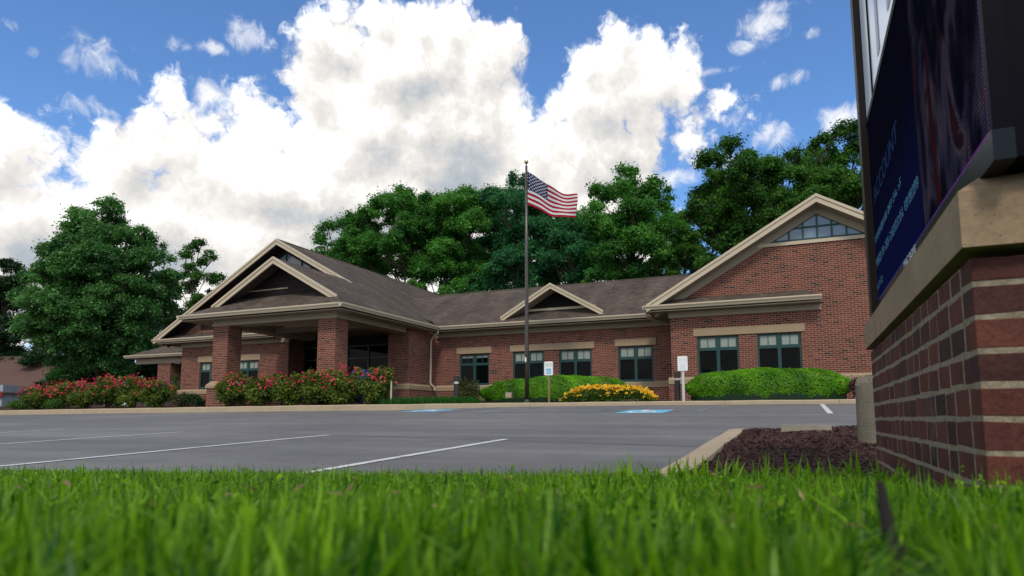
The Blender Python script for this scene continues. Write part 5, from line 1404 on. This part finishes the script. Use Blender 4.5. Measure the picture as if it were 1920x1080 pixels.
# ------------------------------------------------------------------ things on the planting island
def concrete_post():
    u, v = .515, 6.05; z0 = island_z(u, v)-.05
    t = thing('concrete_post', 'weathered round concrete post with a chipped top in the mulch beside the sign', 'post', (u, v, z0))
    mb = MB(); n = 28; zs = [0, .08, .2, .32, .44, .505]; R = random.Random(3); top = .525
    rr = lambda k, z: .096*(1+.012*math.sin(k*.9+z*9)) - .006*z
    ring = lambda z, s=1.0: [(u+rr(k, z)*s*math.cos(2*PI*k/n), v+rr(k, z)*s*math.sin(2*PI*k/n), z0+z) for k in range(n)]
    rs = [ring(z) for z in zs]
    tz = [.545+.030*math.cos(2*PI*k/n-.6)+R.uniform(-.012, .012) - (.03 if 13 < k < 18 else 0) for k in range(n)]
    rs.append([(u+rr(k, .5)*.985*math.cos(2*PI*k/n), v+rr(k, .5)*.985*math.sin(2*PI*k/n), z0+tz[k]) for k in range(n)])
    rs.append([(u+.075*math.cos(2*PI*k/n)*R.uniform(.85, 1.1), v+.075*math.sin(2*PI*k/n)*R.uniform(.85, 1.1), z0+tz[k]+.022+R.uniform(-.008, .012)) for k in range(n)])
    rs.append([(u+.035*math.cos(2*PI*k/n), v+.035*math.sin(2*PI*k/n), z0+.57+.02*math.cos(2*PI*k/n-.6)+R.uniform(-.008, .008)) for k in range(n)])
    for a, b in zip(rs[:-1], rs[1:]):
        for k in range(n): mb.face([a[k], a[(k+1) % n], b[(k+1) % n], b[k]])
    mb.face(rs[-1]); mb.build('shaft', M['oldconc'], t, merge=True)
concrete_post()
def slab_stone():
    u, v = .05, 7.35; z = island_z(u, v)+.012
    mb = MB(); P = [(-.23, -.14), (.02, -.17), (.23, -.12), (.24, .10), (.10, .15), (-.20, .13)]
    mb.prism([(u+a, v+b, z-.05) for a, b in P], (0, 0, .085))
    tag(mb.build('flat_stone', plain('pale_slab', (.30, .27, .21), .85, .3, 8, .2, 0, .5)), 'flat pale stone slab lying in the bark mulch', 'stone')
slab_stone()

# ------------------------------------------------------------------ flagpole and flag
FU, FV = -8.58, 21.13; FZ = bed_z(FU, FV)
fp = thing('flagpole', 'tall dark bronze flagpole standing in the bed by the middle hedge', 'flagpole', (FU, FV, FZ))
MB().tube([(FU, FV, FZ-.1), (FU, FV, FZ+2), (FU, FV, FZ+5), (FU, FV, 8.98)], [.072, .070, .058, .040], 16).build('pole', M['bronze_pole'], fp, smooth=True)
MB().lathe((FU, FV, FZ), [(.17, 0), (.165, .02), (.12, .05), (.085, .09), (.075, .13)], 20).build('base_collar', M['bronze_pole'], fp)
MB().lathe((FU, FV, 8.97), [(.03, 0), (.035, .03), (.016, .05), (.016, .10)], 12).build('truck', M['bronze_pole'], fp)
MB().lathe((FU, FV, 9.14), [(0, -.075)] + [(.075*math.sin(PI*k/10), -.075*math.cos(PI*k/10)) for k in range(1, 10)] + [(0, .075)], 16).build('finial_ball', M['gold'], fp, smooth=True)
cl_ = MB(); cl_.box((FU-.02, FV-.13, FZ+1.42), (FU+.02, FV-.07, FZ+1.56)); cl_.tube([(FU, FV-.12, FZ+1.40), (FU, FV-.12, FZ+1.58)], .016, 6); cl_.build('cleat', M['white_paint'], fp)
MB().tube([(FU-.02, FV-.10, FZ+1.5), (FU-.01, FV-.085, 5), (FU, FV-.06, 8.95)], .006, 5).build('halyard', M['steel'], fp)
def flag():
    n, k = 60, 39
    ts, td = [0, .34, .62, .78, 1], [0, .434, .718, .814, .838]; bs, bd = [0, .25, .52, .75, .94, 1], [0, .21, .434, .494, .509, .511]
    from bisect import bisect
    def smooth_interp(s, X, Y):
        return float(np.interp(s, X, Y))
    def P(s, t):
        dt = (smooth_interp(max(0, s-.06), ts, td)+smooth_interp(s, ts, td)+smooth_interp(min(1, s+.06), ts, td))/3 if s > .03 else smooth_interp(s, ts, td)
        db = (smooth_interp(max(0, s-.06), bs, bd)+smooth_interp(s, bs, bd)+smooth_interp(min(1, s+.06), bs, bd))/3 if s > .03 else smooth_interp(s, bs, bd)
        z = (8.79-dt)*(1-t) + (7.58-db)*t
        lat = .05 + 1.76*s - .05*s*t + .02*math.sin(t*5)*s
        w = .11*s**.6*math.sin(7.2*s+2.3*t-.6) + .035*math.sin(15*s-3*t)
        return Vector((FU+lat*math.cos(TH)+w*math.sin(TH), FV+lat*math.sin(TH)-w*math.cos(TH), z))
    V = [P(i/n, j/k) for j in range(k+1) for i in range(n+1)]
    F = []; MI = []
    for j in range(k):
        for i in range(n):
            F.append((j*(n+1)+i, (j+1)*(n+1)+i, (j+1)*(n+1)+i+1, j*(n+1)+i+1))
            stripe = int(j/3); MI.append(2 if (stripe < 7 and i < n*.4) else (0 if stripe % 2 == 0 else 1))
    # stars, both sides
    for r in range(9):
        for c in range(6 if r % 2 == 0 else 5):
            s0 = (.4/12)*(1+2*c+(0 if r % 2 == 0 else 1)); t0 = (7/13/10)*(1+r)
            e = 1e-3; nrm = (P(s0+e, t0)-P(s0, t0)).cross(P(s0, t0+e)-P(s0, t0)).normalized()
            for sg in (1, -1):
                b0 = len(V)
                V.append(P(s0, t0)+nrm*.004*sg)
                for q in range(10):
                    r_ = .039 if q % 2 == 0 else .016; a = PI*q/5
                    V.append(P(s0+r_*math.sin(a)/1.8, t0-r_*math.cos(a)/1.21)+nrm*.004*sg)
                for q in range(10):
                    F.append((b0, b0+1+q, b0+1+(q+1) % 10)); MI.append(1)
    me = bpy.data.meshes.new('flag'); me.from_pydata(V, [], F); me.update()
    for c, nm in (((.42, .012, .030), 'flag_red'), ((.80, .79, .77), 'flag_white'), ((.020, .030, .105), 'flag_blue')):
        def b(N, c=c):
            p = principled(N, N.mix(1.0, c, N.m('MULTIPLY_ADD', N.noise(objc(N), 3, 4, .5), .3, .85), 'MULTIPLY'), .8, .15); tr = N.n('ShaderNodeBsdfTranslucent'); tr.inputs[0].default_value = (*c, 1)
            mx = N.n('ShaderNodeMixShader'); mx.inputs[0].default_value = .35; N.l(p.outputs[0], mx.inputs[1]); N.l(tr.outputs[0], mx.inputs[2]); return mx.outputs[0]
        me.materials.append(mat(nm, b))
    me.polygons.foreach_set('material_index', MI)
    for i, p in enumerate(me.polygons): p.use_smooth = i < n*k
    o = bpy.data.objects.new('flag', me); COL.objects.link(o)
    tag(o, 'American flag with stars and stripes streaming from the pole', 'flag')
flag()

# ------------------------------------------------------------------ parking signs, bollards, small things
def park_sign(u, v, ztop, label, post_m, pw, light_fade):
    z0 = bed_z(u, v)
    t = thing('parking_sign', label, 'sign', (u, v, z0), 'accessible parking signs')
    w, h, r = .305, .457, .035
    P = []
    for cx, cz, a0 in ((w/2-r, h/2-r, 0), (-w/2+r, h/2-r, 90), (-w/2+r, -h/2+r, 180), (w/2-r, -h/2+r, 270)):
        for k in range(5): a = math.radians(a0+k*22.5); P.append((cx+r*math.cos(a), cz+r*math.sin(a)))
    zc_ = ztop-h/2; yv = v-.045
    MB().prism([(u+a, yv, zc_+b) for a, b in P], (0, .004, 0)).build('plate', M['white_paint'], t)
    pm = MB(); a = pw/2
    pm.box((u-a, v-.03, z0-.2), (u-a+.012, v+.02, ztop-.06)); pm.box((u+a-.012, v-.03, z0-.2), (u+a, v+.02, ztop-.06)); pm.box((u-a+.0121, v-.028, z0-.2), (u+a-.0121, v-.016, ztop-.06))
    pm.build('post', post_m, t)
    g = plain('sign_green', tuple(c*(1-light_fade)+.8*light_fade for c in (.25, .42, .36)), .5, .05); bl = plain('sign_blue', tuple(c*(1-light_fade)+.8*light_fade for c in (.10, .45, .74)), .5, .05)  # right sign's print is paled towards white, overexposure put into the colours
    for s, zz, sz in (('RESERVED', .125, .056), ('PARKING', .06, .056)):
        text_mesh('lettering', s, sz, lambda x, y, z, zz=zz: (u+x, yv-.0015-z*.3, zc_+zz+y), g, t, bold=.0006)
    f = MB().box((u-.075, yv-.003, zc_-.185), (u+.085, yv-.0005, zc_-.005)).build('symbol_field', bl, t)
    s = MB()
    for Q in isa_shapes(): s.prism([(u-.07+.15*x, yv-.0045, zc_-.18+.17*y) for x, y in Q], (0, .001, 0))
    s.build('symbol_figure', M['white_paint'], f)
park_sign(-7.60, 20.68, 1.89, 'accessible parking sign with a clear blue symbol on a tan post by the flagpole', plain('tan_post', (.22, .185, .085), .7, .2, 5), .062, .0)
park_sign(-3.25, 20.82, 1.92, 'white accessible parking sign, overexposure painted into its pale print, on a white post beside the right hedge', plain('galvanised_post', (.55, .53, .50), .5, .15, 5), .078, .78)
def bollard(u, v, h, label):
    z0 = bed_z(u, v); t = thing('bollard_light', label, 'bollard light', (u, v, z0), 'dark bollard lights')
    MB().lathe((u, v, z0), [(.088, -.1), (.088, h*.70), (.0, h*.70)], 20).build('post', M['dark_metal'], t)
    MB().lathe((u, v, z0), [(.076, h*.70), (.080, h*.705), (.080, h*.775), (.076, h*.78)], 20).build('lens', M['lens'], t)
    MB().lathe((u, v, z0), [(.0, h*.78), (.088, h*.78), (.089, h*.985), (.082, h), (0, h)], 20).build('cap', M['dark_metal'], t)
bollard(-10.43, 19.46, .92, 'dark bollard light with a pale band in the border grass at the kerb corner')
bollard(-3.52, 21.36, .96, 'dark bollard light with a pale band just left of the pale parking sign')
def pipe_post():
    u, v = -12.0, 17.98; z0 = bed_z(u, v); t = thing('pipe_post', 'thin pale pipe post at the right end of the porch roses', 'post', (u, v, z0))
    MB().tube([(u, v, z0-.1), (u, v, z0+.74)], .028, 10).build('pipe', plain('pale_pipe', (.46, .43, .34), .5, .15, 6), t); MB().lathe((u, v, z0+.74), [(.032, 0), (.034, .02), (.022, .045), (0, .052)], 10).build('cap', M['steel'], t)
pipe_post()
def mailbox():
    u, v = -13.98, 19.1; z0 = bed_z(u, v); zt = 1.70; w, dp = .26, .27
    t = thing('mailbox', 'blue round-topped mailbox half hidden behind the rose bushes', 'mailbox', (u, v, z0))
    prof = [(-dp, z0+.22), (dp, z0+.22), (dp, zt-dp)] + [(dp*math.cos(a), zt-dp+dp*math.sin(a)) for a in [PI*k/12 for k in range(1, 12)]] + [(-dp, zt-dp)]
    MB().prism([(u-w, v+y, z) for y, z in prof], (2*w, 0, 0)).build('body', M['mailbox'], t)
    for sx in (-1, 1):
        for sy in (-1, 1): MB().box((u+sx*w-.03*(sx+1), v+sy*dp-.03*(sy+1), z0-.1), (u+sx*w-.03*(sx+1)+.06, v+sy*dp-.03*(sy+1)+.06, z0+.22)).build('leg', M['mailbox'], t)
    MB().box((u-.2, v-dp-.015, zt-dp-.12), (u+.2, v-dp-.001, zt-dp+.03)).build('deposit_door', M['mailbox'], t)
    MB().box((u-.12, v-dp-.025, zt-dp-.01), (u+.12, v-dp-.016, zt-dp+.012)).build('handle', M['steel'], t)
mailbox()
def flood():
    u, v = -8.95, 20.45; z0 = bed_z(u, v); t = thing('flood_light', 'small square flood light on the mulch left of the flagpole', 'flood light', (u, v, z0))
    MB().box((u-.12, v-.05, z0+.16), (u+.12, v+.10, z0+.36)).build('housing', M['steel'], t); MB().box((u-.10, v-.056, z0+.18), (u+.10, v-.051, z0+.34)).build('lens', M['conc'], t)
    MB().tube([(u, v+.03, z0-.05), (u, v+.03, z0+.16)], .025, 8).build('stake', M['dark_metal'], t)
flood()
mb = MB(); mb.prism([(-5.25, 20.75, .54), (-4.75, 20.66, .54), (-4.5, 20.8, .54), (-4.8, 21.0, .54)], (0, 0, .07)); tag(mb.build('edging_stone', M['stone']), 'pale flat stone at the right foot of the yellow daisies', 'stone')
